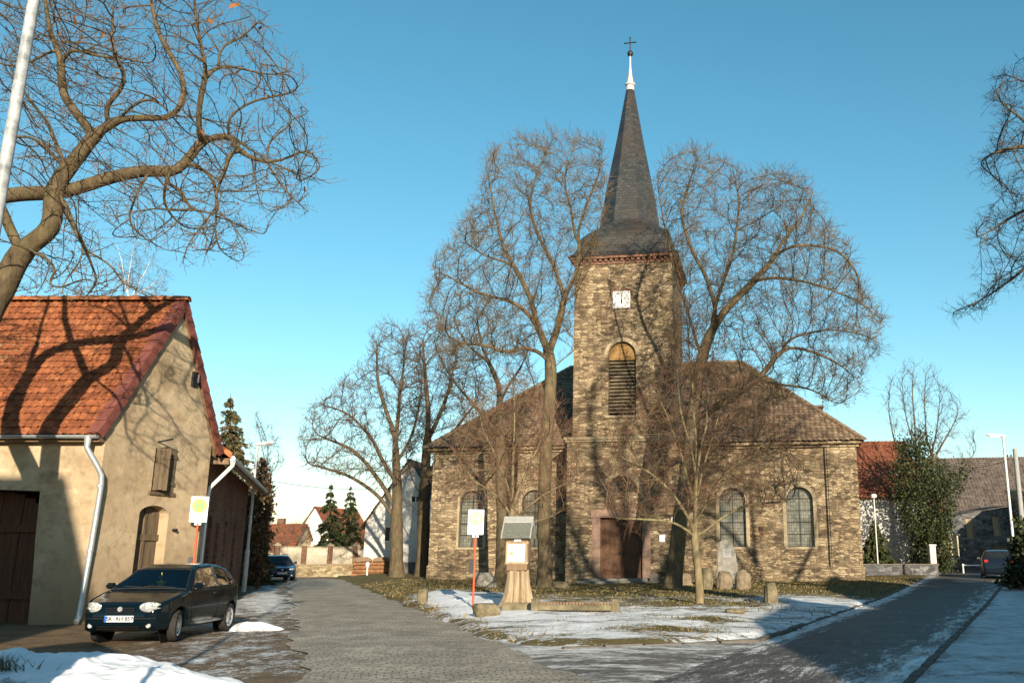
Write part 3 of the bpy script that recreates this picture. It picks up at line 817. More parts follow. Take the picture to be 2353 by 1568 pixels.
# nave
NL, NR, NY, ND, EZ = -10.1, 10.72, 2.0, 16.5, 6.45
k = MB()
wins = [arch(x, 1.24, 1.84, 4.6) for x in (-8.05, -4.85, 4.88, 8.03)]
k.holed([(NL, -.3), (NR, -.3), (NR, EZ), (NL, EZ)], wins, lambda a, b: (a, NY, b), lambda a, b: (a, NY + .36, b))
sw = [arch(y, 1.24, 1.84, 4.6) for y in (6, 9.6, 13.2)]
for x in (NL, NR):
    s_ = 1 if x > 0 else -1
    k.holed([(NY, -.3), (ND, -.3), (ND, EZ), (NY, EZ)], sw, lambda a, b, x=x: (x, a, b), lambda a, b, x=x, s_=s_: (x - s_ * .36, a, b))
k.add([(NL, ND, -.3), (NR, ND, -.3), (NR, ND, EZ), (NL, ND, EZ)], [(0, 1, 2, 3)])
k.build('nave_wall', ST, church)
k = MB()
for x0, x1 in ((NR - 1.32, NR + .055), (NL - .055, NL + 1.32)):
    k.add([(x0, NY - .05, .95), (x1, NY - .05, .95), (x1, NY - .05, EZ - .003), (x0, NY - .05, EZ - .003), (x0, NY + .01, .95), (x1, NY + (1.3), .95), (x1, NY + 1.3, EZ - .003), (x0, NY + .01, EZ - .003)], [(0, 1, 2, 3), (0, 4, 7, 3), (1, 5, 6, 2)])
    o = k.build('corner_quoins', ST, church); k = MB()
for x0, x1 in ((NL - .12, B0 - .0), (B1 + .0, NR + .12)):
    k = MB().box(x0, x1, NY - .11, NY + .2, -.3, .95); k.build('nave_plinth', ST, church, bevel=.02)
for x0, x1 in ((NL - .3, B0 - .003), (B1 + .003, NR + .3)):
    k = MB().box(x0 + .12, x1 - .12 * (x1 > 5), NY - .12, NY + .3, EZ, EZ + .13).box(x0, x1, NY - .30, NY + .3, EZ + .13, EZ + .26)
    k.build('nave_cornice', ST, church)
for x0, x1 in ((NL - .3, NL + .3), (NR - .3, NR + .3)): MB().box(x0, x1, NY + .31, ND + .3, EZ + .13, EZ + .26).build('nave_cornice', ST, church)
for i, x in enumerate((-8.05, -4.85, 4.88, 8.03)):
    arch_band(x, 1.24, 1.84, 4.6, .17, NY - .025, NY + .2).build('window_surround', M['pale_stone'], church)
    bars = [(x - .6, z, x + .6, z + .035) for z in (2.4, 2.95, 3.5, 4.05)] + [(x - .018, 1.84, x + .018, 4.58)]
    window(church, 'window', wins[i], lambda a, b, d: (a, NY + d, b), .27, M['leaded_glass'], M['black_iron'], bars, .04)
    MB().box(x - .75, x + .75, NY - .07, NY + .2, 1.72, 1.835).build('window_sill', M['pale_stone'], church)
for x, s_ in ((NL, -1), (NR, 1)):
    for lp in sw: window(church, 'window', lp, lambda a, b, d, x=x, s_=s_: (x - s_ * d, a, b), .27, M['leaded_glass'], M['black_iron'], [], .04)
# hipped roof
RZ, RY = 12.25, 9.3
x0, x1, y0, y1, z0 = NL - .42, NR + .42, NY - .42, ND + .42, EZ + .27
RL, RR = -4.75, 5.35
BT = M['brown_tile']
sf = math.hypot(RY - y0, RZ - z0)
tile_roof('roof', BT, church, (x0, y0, z0), (1, 0, 0), (0, RY - y0, RZ - z0), x1 - x0, sf, .25, .30,
          lambda s: (RL - x0) * s / sf, lambda s: (x1 - x0) - (x1 - RR) * s / sf, .03, 1)
for xe, xr_, sg in ((x1, RR, 1), (x0, RL, -1)):
    sl2 = math.hypot(xe - xr_, RZ - z0); L = y1 - y0
    tile_roof('roof', BT, church, (xe, y0, z0), (0, 1, 0), (xr_ - xe, 0, RZ - z0), L, sl2, .25, .30,
              lambda s: (RY - y0) * s / sl2, lambda s: L - (y1 - RY) * s / sl2, .03, 2)
sb = math.hypot(y1 - RY, RZ - z0)
MB().add([(x0, y1, z0), (x1, y1, z0), (RR, RY, RZ), (RL, RY, RZ)], [(0, 1, 2, 3)]).build('roof', M['dark_tile'], church)
ridge_caps('ridge_tiles', BT, church, (RL, RY, RZ + .02), (RR, RY, RZ + .02), .14)
ridge_caps('hip_tiles', BT, church, (x1, y0, z0 + .03), (RR, RY, RZ + .03), .12)
ridge_caps('hip_tiles', BT, church, (x0, y0, z0 + .03), (RL, RY, RZ + .03), .12)
k = MB().box(8.35, 9.5, 6.0, 8.2, 7.2, 9.0); dm = k.build('dormer', M['dark_tile'], church)
MB().box(8.22, 9.63, 5.85, 8.3, 9.0, 9.1).build('dormer_roof', M['dark_tile'], dm)
MB().tube([(NR - 1.42, NY - .09, .3), (NR - 1.42, NY - .09, EZ + .1)], .022, 6).build('lightning_cable', M['black_iron'], church)

# ------------------------------------------------------------------ farmhouse with the orange roof
HX, HY0, HY1, HL = -12.15, 20.85, 24.45, -27.0
EV, RDG, RYH = 4.45, 7.95, 22.75
SK = .23
def GX(y): return HX + (y - HY0) * SK      # the gable runs slightly askew
house = thing('farmhouse', 'tan plastered farmhouse with a steep orange pantile roof and a bare gable', 'house')
TP = M['tan_plaster']
k = MB()
gate = [(-17.2, -.1), (-13.33, -.1), (-13.38, 1.0), (-13.46, 2.0), (-13.50, 2.92), (-17.2, 3.04)]
k.holed([(HL, -.2), (HX, -.2), (HX, EV - .05), (HL, EV - .05)], [gate], lambda a, b: (a, HY0, b), lambda a, b: (a, HY0 + .62, b))
up = [(22.45, 3.03), (23.15, 3.03), (23.15, 4.10), (22.8, 4.16), (22.45, 4.10)]
dn = arch(22.66, .98, .35, 2.68, 12, .22)
k.holed([(HY0, -.2), (HY1, -.2), (HY1, EV - .05), (RYH, RDG - .08), (HY0, EV - .05)], [up, dn], lambda a, b: (GX(a), a, b), lambda a, b: (GX(a) - .30, a, b))
k.add([(HL, HY1, -.2), (GX(HY1), HY1, -.2), (GX(HY1), HY1, EV), (HL, HY1, EV)], [(0, 1, 2, 3)])
k.build('wall', TP, house)
# gate
g = MB()
for i in range(17): g.box(-17.4 + i * .25, -17.4 + i * .25 + .238, HY0 + .50 + .012 * (i % 2), HY0 + .58, -.02, 2.93 - .05 * max(0, i - 11) ** 1.5)
gt = g.build('gate', M['gate_wood'], house)
MB().box(-17.4, -13.3, HY0 + .44, HY0 + .50, .5, .68).box(-17.4, -13.3, HY0 + .44, HY0 + .50, 2.0, 2.18).build('gate_rail', M['gate_wood'], gt)
MB().box(-17.5, -13.0, HY0 + .63, HY0 + .70, -.1, 3.2).build('gate_backing', M['dark_void'], house)
# hayloft shutters and boarded opening in the gable
def yz(a, b, d): return (GX(a) - d, a, b)
gm = Matrix.Translation((HX, HY0, 0)) @ Matrix.Shear('XY', 4, (0, 0)) @ Matrix(((1, SK, 0, 0), (0, 1, 0, 0), (0, 0, 1, 0), (0, 0, 0, 1))) @ Matrix.Translation((-HX, -HY0, 0))
def skew(o): o.data.transform(gm); return o
bk = MB().add([yz(a, b, .28) for a, b in up], [tuple(range(5))]).build('loft_opening', M['dark_void'], house)
k = MB()
for i in range(3): k.box(HX - .02, HX + .035, 22.76 + i * .132, 22.76 + i * .132 + .124, 3.03 + .01 * (i % 2), 4.12 - .01 * (i % 3))
for z in (3.2, 3.88): k.box(HX + .035, HX + .06, 22.76, 23.16, z, z + .09)
skew(k.build('shutter', M['old_wood'], house))
k = MB()
for i in range(3): k.box(-.035, .0, .0 + i * .11, .104 + i * .11, 3.05 + .012 * (i % 2), 4.10)
o = k.build('shutter', M['old_wood'], house); o.location = (GX(22.45) + .03, 22.44, 0); o.rotation_euler = (0, 0, R(-62))
skew(MB().box(HX - .03, HX + .05, 22.36, 23.24, 2.94, 3.025).build('loft_sill', M['old_wood'], house))
skew(MB().tube([(HX - .05, 22.5, 4.24), (HX + .4, 22.45, 4.32)], .02, 6).build('loft_hook', M['black_iron'], house))
k = MB()
for i in range(4): k.box(HX - .30, HX - .24 + .008 * (i % 2), 22.17 + i * .245, 22.17 + i * .245 + .238, .3, 2.7)
dr = skew(k.build('loading_door', M['old_wood'], house))
skew(MB().box(HX - .245, HX - .19, 22.17, 23.15, 1.83, 1.98).box(HX - .245, HX - .2, 22.62, 22.7, .3, 2.66).box(HX - .245, HX - .19, 22.17, 23.15, .9, 1.02).build('door_batten', M['old_wood'], dr))
for z_ in (1.2, 2.1): skew(MB().tube([(HX, 23.36, z_), (HX + .1, 23.36, z_)], .04, 6).build('wall_hook', M['black_iron'], house))
# roof
OT = M['orange_tile']
ey, ez = HY0 - .32, EV - .26
dv = Vector((0, RYH - ey, RDG + .05 - ez)); L = HX + .06 - HL + .8
tile_roof('roof', OT, house, (HL, ey, ez), (1, 0, 0), dv, L, dv.length, .165, .21, xr=lambda s: GX(ey + s * (RYH - ey) / dv.length) + .06 - HL, amp=.026, seed=4, sag=.09, per=6)
dv2 = Vector((0, RYH - (HY1 + .3), RDG + .05 - ez))
tile_roof('roof', OT, house, (HL, HY1 + .3, ez), (1, 0, 0), dv2, L, dv2.length, .165, .21, xr=lambda s: GX(HY1 + .3 + s * (RYH - HY1 - .3) / dv2.length) + .06 - HL, amp=.026, seed=5)
MB().add([(HL, ey + .08, ez - .04), (GX(ey) + .05, ey + .08, ez - .04), (GX(RYH) + .05, RYH, RDG - .03), (HL, RYH, RDG - .03), (GX(HY1) + .05, HY1 + .25, ez - .04), (HL, HY1 + .25, ez - .04)], [(0, 1, 2, 3), (3, 2, 4, 5)]).build('roof_underlay', M['brown_wood'], house)
ridge_caps('ridge_tiles', OT, house, (HL, RYH, RDG + .1), (GX(RYH) + .16, RYH, RDG + .1), .13)
k = MB(); nv = 12
for (ya, za), (yb, zb) in (((ey, ez), (RYH, RDG + .05)), ((HY1 + .3, ez), (RYH, RDG + .05))):
    for i in range(nv):
        a, b_ = Vector((0, ya, za)).lerp(Vector((0, yb, zb)), i / nv), Vector((0, ya, za)).lerp(Vector((0, yb, zb)), (i + 1.04) / nv)
        t_ = (b_ - a).normalized(); nn = Vector((0, -t_.z, t_.y)); nn = nn if nn.z > 0 else -nn
        lo, hi = .075, .045
        vs = []
        for p, e in ((a, lo), (b_, hi)):
            for x, o_ in ((HX - .16, e - .01), (HX + .12, e + .015), (HX + .12, e - .2), (HX + .09, e - .2), (HX + .09, e - .01), (HX - .16, e - .04)):
                q_ = p + nn * o_; vs.append((x + (q_.y - HY0) * SK, q_.y, q_.z))
        k.add(vs, [(j, (j + 1) % 6, 6 + (j + 1) % 6, 6 + j) for j in range(6)] + [tuple(range(6)), tuple(range(6, 12))])
k.build('verge_tiles', M['verge_red'], house)
# gutter and downpipe
k = MB(); gy, gz = ey - .05, ez - .03; seg = 8
vs = []
for x in (HL, HX + .02):
    vs += [(x, gy + .075 * math.cos(PI + PI * j / seg), gz + .075 * math.sin(PI + PI * j / seg)) for j in range(seg + 1)]
k.add(vs, [(j, j + 1, seg + 2 + j, seg + 1 + j) for j in range(seg)] + [tuple(range(seg + 1)), tuple(range(seg + 1, 2 * seg + 2))])
k.build('gutter', M['galvanised'], house)
MB().box(HL, HX, HY0 - .25, HY0 - .0, EV - .42, EV - .30).build('eave_board', M['brown_wood'], house)
px = HX + .03
pts = [(px - .22, gy, gz - .03), (px - .22, gy, gz - .28), (px - .16, gy + .04, gz - .40), (px + .0, HY0 - .2, gz - .72), (px + .06, HY0 - .13, gz - .88), (px + .07, HY0 - .10, gz - 1.1), (px + .04, HY0 - .10, 2.0), (px - .02, HY0 - .12, .14), (px - .02, HY0 - .22, .03)]
MB().tube(pts, [.085, .06, .06, .06, .06, .06, .06, .06, .06], 12).build('downpipe', M['galvanised'], house, True)
k = MB()
for z in (3.0, 1.55): k.tube([(px + .05 - (3 - z) * .02, HY0 - .11, z), (px + .05 - (3 - z) * .02, HY0 - .11, z + .05)], .073, 12)
k.build('pipe_collar', M['galvanised'], house)
# cable bracket
skew(MB().box(HX - .02, HX + .06, 23.4, 23.58, 5.85, 6.25).box(HX, HX + .16, 23.45, 23.52, 6.0, 6.05).tube([(HX + .14, 23.48, 5.95), (HX + .14, 23.48, 6.17)], .035, 8).build('cable_bracket', M['black_iron'], house))

# ------------------------------------------------------------------ brick annexe along the lane
AX = thing('brick_annexe', 'low shaded brick annexe with an overhanging roof along the lane', 'house', (-11.75, 25.2, 0), math.atan2(.952, -.305))
# local x runs along the lane, local y points away from the lane (to the west)
k = MB()
aw = [[(1.6, .9), (2.5, .9), (2.5, 2.6), (1.6, 2.6)], [(3.6, .1), (4.5, .1), (4.5, 2.45), (3.6, 2.45)], [(6.0, .9), (6.9, .9), (6.9, 2.6), (6.0, 2.6)], [(9.0, .9), (9.9, .9), (9.9, 2.6), (9.0, 2.6)]]
k.holed([(0, -.2), (13.5, -.2), (13.5, 4.3), (0, 4.3)], aw, lambda a, b: (a, 0, b), lambda a, b: (a, .2, b))
k.add([(0, 0, -.2), (0, 5, -.2), (0, 5, 4.3), (0, 2.6, 6.2), (0, 0, 4.3)], [(0, 1, 2, 3, 4)])
k.add([(13.5, 0, -.2), (13.5, 5, -.2), (13.5, 5, 4.3), (13.5, 2.6, 6.2), (13.5, 0, 4.3)], [(0, 1, 2, 3, 4)])
k.build('wall', M['red_brick'], AX)
for i, lp in enumerate(aw):
    if i == 1:
        d = MB().box(3.62, 4.48, .15, .2, .1, 2.43).build('door', M['teal_frame'], AX)
        MB().box(3.72, 4.38, .135, .15, .3, 1.1).box(3.72, 4.38, .135, .15, 1.3, 2.3).build('door_panel', M['teal_frame'], d)
    else:
        c = (lp[0][0] + lp[1][0]) / 2
        window(AX, 'window', lp, lambda a, b, d: (a, d, b), .15, M['window_dark'], M['white_paint'] if i == 2 else M['teal_frame'], [(c - .02, .9, c + .02, 2.6), (lp[0][0], 2.0, lp[1][0], 2.04)], .06)
sl3 = Vector((0, 3.2, 2.35))
tile_roof('roof', M['orange_tile'], AX, (-.25, -.6, 4.12), (1, 0, 0), sl3, 14.3, sl3.length, .24, .33, seed=8)
MB().add([(-.2, -.55, 4.06), (14, -.55, 4.06), (14, 2.6, 6.38), (-.2, 2.6, 6.38), (-.2, 5.5, 4.2), (14, 5.5, 4.2)], [(0, 1, 2, 3), (3, 2, 5, 4)]).build('roof_underlay', M['brown_wood'], AX)
MB().box(-.2, 14, -.6, -.55, 3.95, 4.1).box(-.25, -.2, -.6, .0, 3.95, 4.12).build('fascia', M['brown_wood'], AX)
plain('verge_orange', (.36, .125, .045), .8, .2, var=.3, scale=5, bump=.3)
MB().prism([(-.66, 4.10), (2.6, 6.49), (2.6, 6.62), (-.66, 4.27)], lambda a, b: (-.32, a, b), lambda a, b: (-.14, a, b)).build('verge_tiles', M['verge_orange'], AX)
k = MB().tube([(-.25, -.68, 4.12), (14, -.68, 4.10)], .07, 8); k.build('gutter', M['galvanised'], AX, True)
MB().tube([(-.1, -.68, 4.1), (-.1, -.68, 3.92), (-.12, -.5, 3.7), (-.14, -.16, 3.3), (-.14, -.13, 3.0), (-.14, -.13, .1)], [.09, .055, .055, .055, .055, .055], 10).build('downpipe', M['lamp_white'], AX, True)

# ------------------------------------------------------------------ trees
def tube_arrays(lines, sides):
    """lines: list of (pts (n,3), rad (n,)) -> verts, quads"""
    P = np.concatenate([l[0] for l in lines]); r = np.concatenate([l[1] for l in lines])
    cnt = np.array([len(l[0]) for l in lines]); st = np.concatenate([[0], np.cumsum(cnt)[:-1]])
    n = len(P); i = np.arange(n)
    first = np.zeros(n, bool); first[st] = True; last = np.zeros(n, bool); last[st + cnt - 1] = True
    a = P[np.where(first, i, i - 1)]; b = P[np.where(last, i, np.minimum(i + 1, n - 1))]
    T = b - a; T /= np.linalg.norm(T, axis=1, keepdims=True) + 1e-9
    tot = P[st + cnt - 1] - P[st]
    ref = np.where(np.abs(tot[:, 2:3]) > .8 * np.linalg.norm(tot, axis=1, keepdims=True), [[1., .3, 0]], [[.1, .1, 1.]])
    ref = np.repeat(ref, cnt, 0)
    e1 = np.cross(T, ref); e1 /= np.linalg.norm(e1, axis=1, keepdims=True) + 1e-9
    e2 = np.cross(T, e1)
    q = 2 * PI * np.arange(sides) / sides
    V = P[:, None] + r[:, None, None] * (np.cos(q)[None, :, None] * e1[:, None] + np.sin(q)[None, :, None] * e2[:, None])
    s0 = i[~last]; k = np.arange(sides); k2 = (k + 1) % sides
    F = np.stack([s0[:, None] * sides + k, s0[:, None] * sides + k2, (s0[:, None] + 1) * sides + k2, (s0[:, None] + 1) * sides + k], -1).reshape(-1, 4)
    return V.reshape(-1, 3), F

def lines_obj(name, lines, m, parent, bins=((.09, 10), (.03, 7), (.012, 5), (0, 3))):
    vs, fs, off = [], [], 0
    rest = list(lines)
    for lim, sd in bins:
        a = [l for l in rest if l[1].max() >= lim]; rest = [l for l in rest if l[1].max() < lim]
        if not a: continue
        V, F = tube_arrays(a, sd); vs.append(V); fs.append(F + off); off += len(V)
    return mesh_obj(name, np.concatenate(vs), np.concatenate(fs), m, parent, True)

def inside(poly, x, y):
    c = np.zeros(len(x), bool); n = len(poly)
    for i in range(n):
        (x0, y0), (x1, y1) = poly[i], poly[i - 1]
        if y0 == y1: continue
        c ^= ((y0 > y) != (y1 > y)) & (x < (x1 - x0) * (y - y0) / (y1 - y0) + x0)
    return c

def px_points(poly, Y0, T, n, r, edge=0.0):
    """random points of the volume whose outline is poly (photo coordinates) round depth Y0, half depth T"""
    p = np.array(poly, float); c = p.mean(0)
    out = []
    lo, hi = p.min(0), p.max(0)
    got = 0
    while got < n:
        q = r.uniform(lo, hi, (n * 3, 2)); q = q[inside(poly, q[:, 0], q[:, 1])]
        rr = np.hypot(*(q - c).T) / np.hypot(*(p - c).T).max()
        d = r.uniform(-1, 1, len(q)) * T * np.sqrt(np.clip(1.05 - rr ** 2, .04, 1))
        Y = Y0 + d
        u, v = (q[:, 0] - PX0) / FPX, (PY0 - q[:, 1]) / FPX
        t = Y / (CP - v * SP)
        out.append(np.stack([u * t, Y, CZ + (SP + v * CP) * t], 1)); got += len(q)
    return np.concatenate(out)[:n]

def smooth_line(pts, step):
    """Catmull-Rom through pts, resampled every step"""
    p = np.array(pts, float)
    if len(p) < 2: return p
    q = np.vstack([2 * p[0] - p[1], p, 2 * p[-1] - p[-2]])
    out = []
    for i in range(1, len(q) - 2):
        n = max(1, int(round(np.linalg.norm(q[i + 1] - q[i]) / step)))
        for t in np.linspace(0, 1, n, endpoint=False):
            out.append(.5 * ((2 * q[i]) + (-q[i - 1] + q[i + 1]) * t + (2 * q[i - 1] - 5 * q[i] + 4 * q[i + 1] - q[i + 2]) * t ** 2 + (-q[i - 1] + 3 * q[i] - 3 * q[i + 1] + q[i + 2]) * t ** 3))
    out.append(p[-1])
    return np.array(out)

def grow(guides, attr_pts, step, seed, di=2.6, dk=None, trop=(0, 0, .12), maxn=6000, iters=140, jit=.15, wig=0.0):
    r = np.random.default_rng(seed)
    dk = dk or step * 1.6
    pos, par = [], []
    for gi, g in enumerate(guides):
        pts = smooth_line(g, step)
        if wig and len(pts) > 3:
            w = np.cumsum(r.normal(0, wig, pts.shape), 0); w -= np.linspace(0, 1, len(pts))[:, None] * w[-1]
            pts = pts + w
        if gi == 0:
            prev = -1
        else:
            prev = int(np.argmin(((np.array(pos) - pts[0]) ** 2).sum(1))); pts = pts[1:]
        for p in pts:
            pos.append(p); par.append(prev); prev = len(pos) - 1
    pos = np.array(pos); par = list(par)
    A = attr_pts.copy(); nA = len(A)
    best = np.full(nA, 1e9); bi = np.zeros(nA, int); alive = np.ones(nA, bool)
    def upd(i0):
        for s in range(i0, len(pos), 256):
            d = np.linalg.norm(A[:, None] - pos[None, s:s + 256], axis=2)
            k = d.argmin(1); dm = d[np.arange(nA), k]; b = dm < best
            best[b] = dm[b]; bi[b] = k[b] + s
    upd(0)
    nch = np.zeros(len(pos) + maxn * 2, int)
    trop = np.array(trop)
    for it in range(iters):
        alive &= best > dk
        act = alive & (best < di)
        if not act.any():
            if not alive.any(): break
            act = alive & (best < best[alive].min() + di)
        idx = bi[act]; v = A[act] - pos[idx]; v /= np.linalg.norm(v, axis=1, keepdims=True)
        un, inv = np.unique(idx, return_inverse=True)
        D = np.zeros((len(un), 3)); np.add.at(D, inv, v)
        D /= np.linalg.norm(D, axis=1, keepdims=True) + 1e-9
        pd = np.array([pos[u] - pos[par[u]] if par[u] >= 0 else (0, 0, 1) for u in un]); pd /= np.linalg.norm(pd, axis=1, keepdims=True) + 1e-9
        D = D + .6 * pd + trop + r.normal(0, jit, D.shape); D /= np.linalg.norm(D, axis=1, keepdims=True) + 1e-9
        ok = nch[un] < 3
        new = pos[un[ok]] + step * D[ok]
        if len(new) == 0: break
        # kill attractors which keep pulling nodes that are already full
        full = np.isin(bi, un[~ok]) & alive; alive[full & (r.uniform(0, 1, nA) < .3)] = False
        i0 = len(pos)
        nch[un[ok]] += 1
        pos = np.vstack([pos, new]); par += [int(u) for u in un[ok]]
        upd(i0)
        if len(pos) > maxn: break
    return pos, np.array(par)

def skeleton(pos, par, Rt, r0, flare=.5, fh=.45, thin=.3, smooth=2):
    n = len(pos); tips = np.ones(n, bool); tips[par[par >= 0]] = False
    nt = max(2, tips.sum()); e = math.log(nt) / math.log(Rt / r0)
    e = min(max(e, 1.6), 3.4)
    acc = np.where(tips, 1.0, 0.0)
    for i in range(n - 1, 0, -1):
        if par[i] >= 0: acc[par[i]] += acc[i]
    rad = r0 * acc ** (1 / e)
    rad *= np.clip(Rt / rad[0], .5, 2) ** np.clip(np.log(rad / r0) / math.log(Rt / r0), 0, 1)
    pl = np.zeros(n)
    for i in range(1, n):
        if par[i] >= 0: pl[i] = pl[par[i]] + np.linalg.norm(pos[i] - pos[par[i]])
    rad = r0 + (rad - r0) * (1 - thin * ss(.22, .75, pl / pl.max()))
    ch = [[] for _ in range(n)]
    for i in range(n):
        if par[i] >= 0: ch[par[i]].append(i)
    chains, stack = [], [(0, None)]
    while stack:
        i, p = stack.pop(); c = [] if p is None else [p]
        while True:
            c.append(i)
            if not ch[i]: break
            k = max(ch[i], key=lambda j: acc[j])
            for j in ch[i]:
                if j != k: stack.append((j, i))
            i = k
        if len(c) > 1: chains.append(c)
    # soften the kinks that growth steps leave
    for _ in range(smooth):
        q = pos.copy()
        for c in chains:
            if len(c) > 2:
                a = np.array(c); q[a[1:-1]] = .5 * pos[a[1:-1]] + .25 * (pos[a[:-2]] + pos[a[2:]])
        pos = q
    lines = []
    for c in chains:
        a = np.array(c); r = rad[a].copy()
        if len(a) > 1 and par[a[1]] == a[0] and c is not chains[0]: r[0] = min(r[0], r[1] * 1.25)
        lines.append((pos[a], r, a))
    l0 = lines[0]
    h = l0[0][:, 2] - l0[0][0, 2]
    l0[1][:] = l0[1] * (1 + flare * np.exp(-np.clip(h, 0, None) / fh))
    return pos, rad, lines

def twigs(pos, par, rad, r, thr, n, L, tw, trop=(0, 0, .25), spread=.9, sub=2, k=4, curl=.28):
    """fine shoots on the thin branches -> list of arrays (m,k,3), radii"""
    i = np.where((rad < thr) & (par >= 0))[0]
    i = np.repeat(i, n)
    d = pos[i] - pos[par[i]]; d /= np.linalg.norm(d, axis=1, keepdims=True) + 1e-9
    f = r.uniform(0, 1, (len(i), 1)); s = pos[par[i]] * f + pos[i] * (1 - f)
    out = []
    def shoot(s, d, L):
        v = d * .75 + r.normal(0, 1, d.shape) * spread * .6 + np.array(trop); v /= np.linalg.norm(v, axis=1, keepdims=True)
        bend = r.normal(0, curl * .35, d.shape) + np.array(trop) * curl
        l = L * r.uniform(.4, 1.0, (len(s), 1)); pts = [s]
        for j in range(k - 1):
            v = v + bend / (k - 1) + r.normal(0, .10, v.shape); v /= np.linalg.norm(v, axis=1, keepdims=True)
            pts.append(pts[-1] + v * l / (k - 1))
        return np.stack(pts, 1)
    P = shoot(s, d, L); out.append((P, tw))
    for q in range(sub):
        j = r.integers(1, k - 1, len(P)); a = P[np.arange(len(P)), j]; dd = P[np.arange(len(P)), j + 1] - a; dd /= np.linalg.norm(dd, axis=1, keepdims=True)
        out.append((shoot(a, dd, L * .5), tw * .75))
    return out

def twig_obj(name, tws, m, parent, extra=None):
    vs, fs, off = [], [], 0
    for P, w in tws:
        n, k, _ = P.shape
        rr = np.tile(np.linspace(1, .45, k) * w, n)
        T = np.gradient(P, axis=1).reshape(-1, 3); T /= np.linalg.norm(T, axis=1, keepdims=True) + 1e-9
        e1 = np.cross(T, [.31, .52, .79]); e1 /= np.linalg.norm(e1, axis=1, keepdims=True) + 1e-9; e2 = np.cross(T, e1)
        q = 2 * PI * np.arange(3) / 3
        V = P.reshape(-1, 3)[:, None] + rr[:, None, None] * (np.cos(q)[None, :, None] * e1[:, None] + np.sin(q)[None, :, None] * e2[:, None])
        s0 = (np.arange(n)[:, None] * k + np.arange(k - 1)).ravel(); kk = np.arange(3); k2 = (kk + 1) % 3
        F = np.stack([s0[:, None] * 3 + kk, s0[:, None] * 3 + k2, (s0[:, None] + 1) * 3 + k2, (s0[:, None] + 1) * 3 + kk], -1).reshape(-1, 4)
        vs.append(V.reshape(-1, 3)); fs.append(F + off); off += len(vs[-1])
    if extra is not None:
        V, F = extra; vs.append(V); fs.append(F + off)
    return mesh_obj(name, np.concatenate(vs), np.concatenate(fs), m, parent, False)

def G3(l, Y0):
    return [tuple(at(p[0], p[1], Y0 + (p[2] if len(p) > 2 else 0))) for p in l]

def bare_tree(name, label, Y0, guides, polys, N, Rt, r0, step, seed, T, mb='linden_bark', mt='twig', cut=.05, di=2.6, trop=(0, 0, .12), tw=None, group=None, wig=.02, drift=.35, maxn=6000, jit=.10, cat='tree', flare=.5, fh=.45, thin=.2, extra=None, dk=None):
    r = np.random.default_rng(seed)
    gs = []
    for i, g in enumerate(guides):
        g = [tuple(p) for p in g]
        if i and drift:
            s = r.uniform(-1, 1) * T * drift
            g = [(p[0], p[1], (p[2] if len(p) > 2 else s * j / (len(g) - 1))) for j, p in enumerate(g)]
        gs.append(G3(g, Y0))
    base = gs[0][0]
    z0 = hz(base[0], base[1]) - .06
    gs[0][0] = (base[0], base[1], z0)
    at_ = np.concatenate([px_points(p, Y0 + (dy if len(pp) > 2 else 0), T * (tf if len(pp) > 3 else 1), int(N * f), r) for pp in polys for p, f, dy, tf in [(pp + (0, 1))[:4]]])
    pos, par = grow(gs, at_, step, seed, di, dk, trop, maxn=maxn, wig=wig, jit=jit)
    pos, rad, lines = skeleton(pos, par, Rt, r0, flare, fh, thin)
    root = thing(name, label, cat, (base[0], base[1], z0), 0, group)
    o0 = np.array([base[0], base[1], z0])
    big = [(l[0] - o0, l[1]) for l in lines if l[1].max() >= cut * 1.6]
    thin = [(l[0] - o0, l[1]) for l in lines if l[1].max() < cut * 1.6]
    lines_obj('trunk', big, M[mb], root)
    crown = lines_obj('crown', thin, M[mb], root)
    tw = dict(thr=.03, n=2, L=.7, tw=.006) | (tw or {})
    t_ = twigs(pos, par, rad, r, **tw)
    twig_obj('twigs', [(P - o0, w) for P, w in t_], M[mt], crown)
    if extra: extra(root, crown, pos - o0, par, rad, r, t_, o0)
    return root, pos, par, rad, o0

# the two great lindens before the church
A_poly = [(1105, 350), (1195, 305), (1330, 300), (1392, 330), (1405, 440), (1390, 560), (1340, 690), (1310, 800), (1270, 760), (1210, 830), (1130, 830), (1060, 850), (1010, 870), (985, 780), (968, 680), (1000, 590), (1060, 500), (1110, 430)]
A_g = [[(1251, 1330), (1254, 1230), (1257, 1080), (1262, 940), (1265, 850), (1266, 800), (1285, 734), (1291, 677), (1274, 616), (1240, 551), (1216, 470), (1235, 400), (1260, 340)],
       [(1264, 808), (1234, 751), (1208, 715), (1180, 697), (1130, 685), (1085, 666), (1040, 640), (997, 616)],
       [(1250, 772), (1232, 735), (1224, 700), (1195, 640), (1176, 609), (1149, 551), (1135, 480), (1120, 410)],
       [(1291, 690), (1310, 650), (1322, 626), (1328, 572), (1325, 531), (1345, 470), (1370, 400), (1385, 345)],
       [(1325, 560), (1318, 490), (1300, 420), (1305, 350)],
       [(1262, 840), (1251, 812), (1203, 798), (1166, 812), (1122, 795), (1070, 790), (1020, 770)],
       [(1268, 850), (1300, 820), (1325, 800)],
       [(1176, 609), (1120, 590), (1070, 560)]]
bare_tree('linden_tree', 'tall bare linden rising beside the church tower, its forked crown reaching over the spire', 36, A_g, [(A_poly, 1)], 4200, .255, .0068, .26, 11, 4.6, di=2.4, maxn=12000,
          tw=dict(thr=.03, n=2, L=.75, tw=.0075, sub=2, trop=(0, 0, .3)))
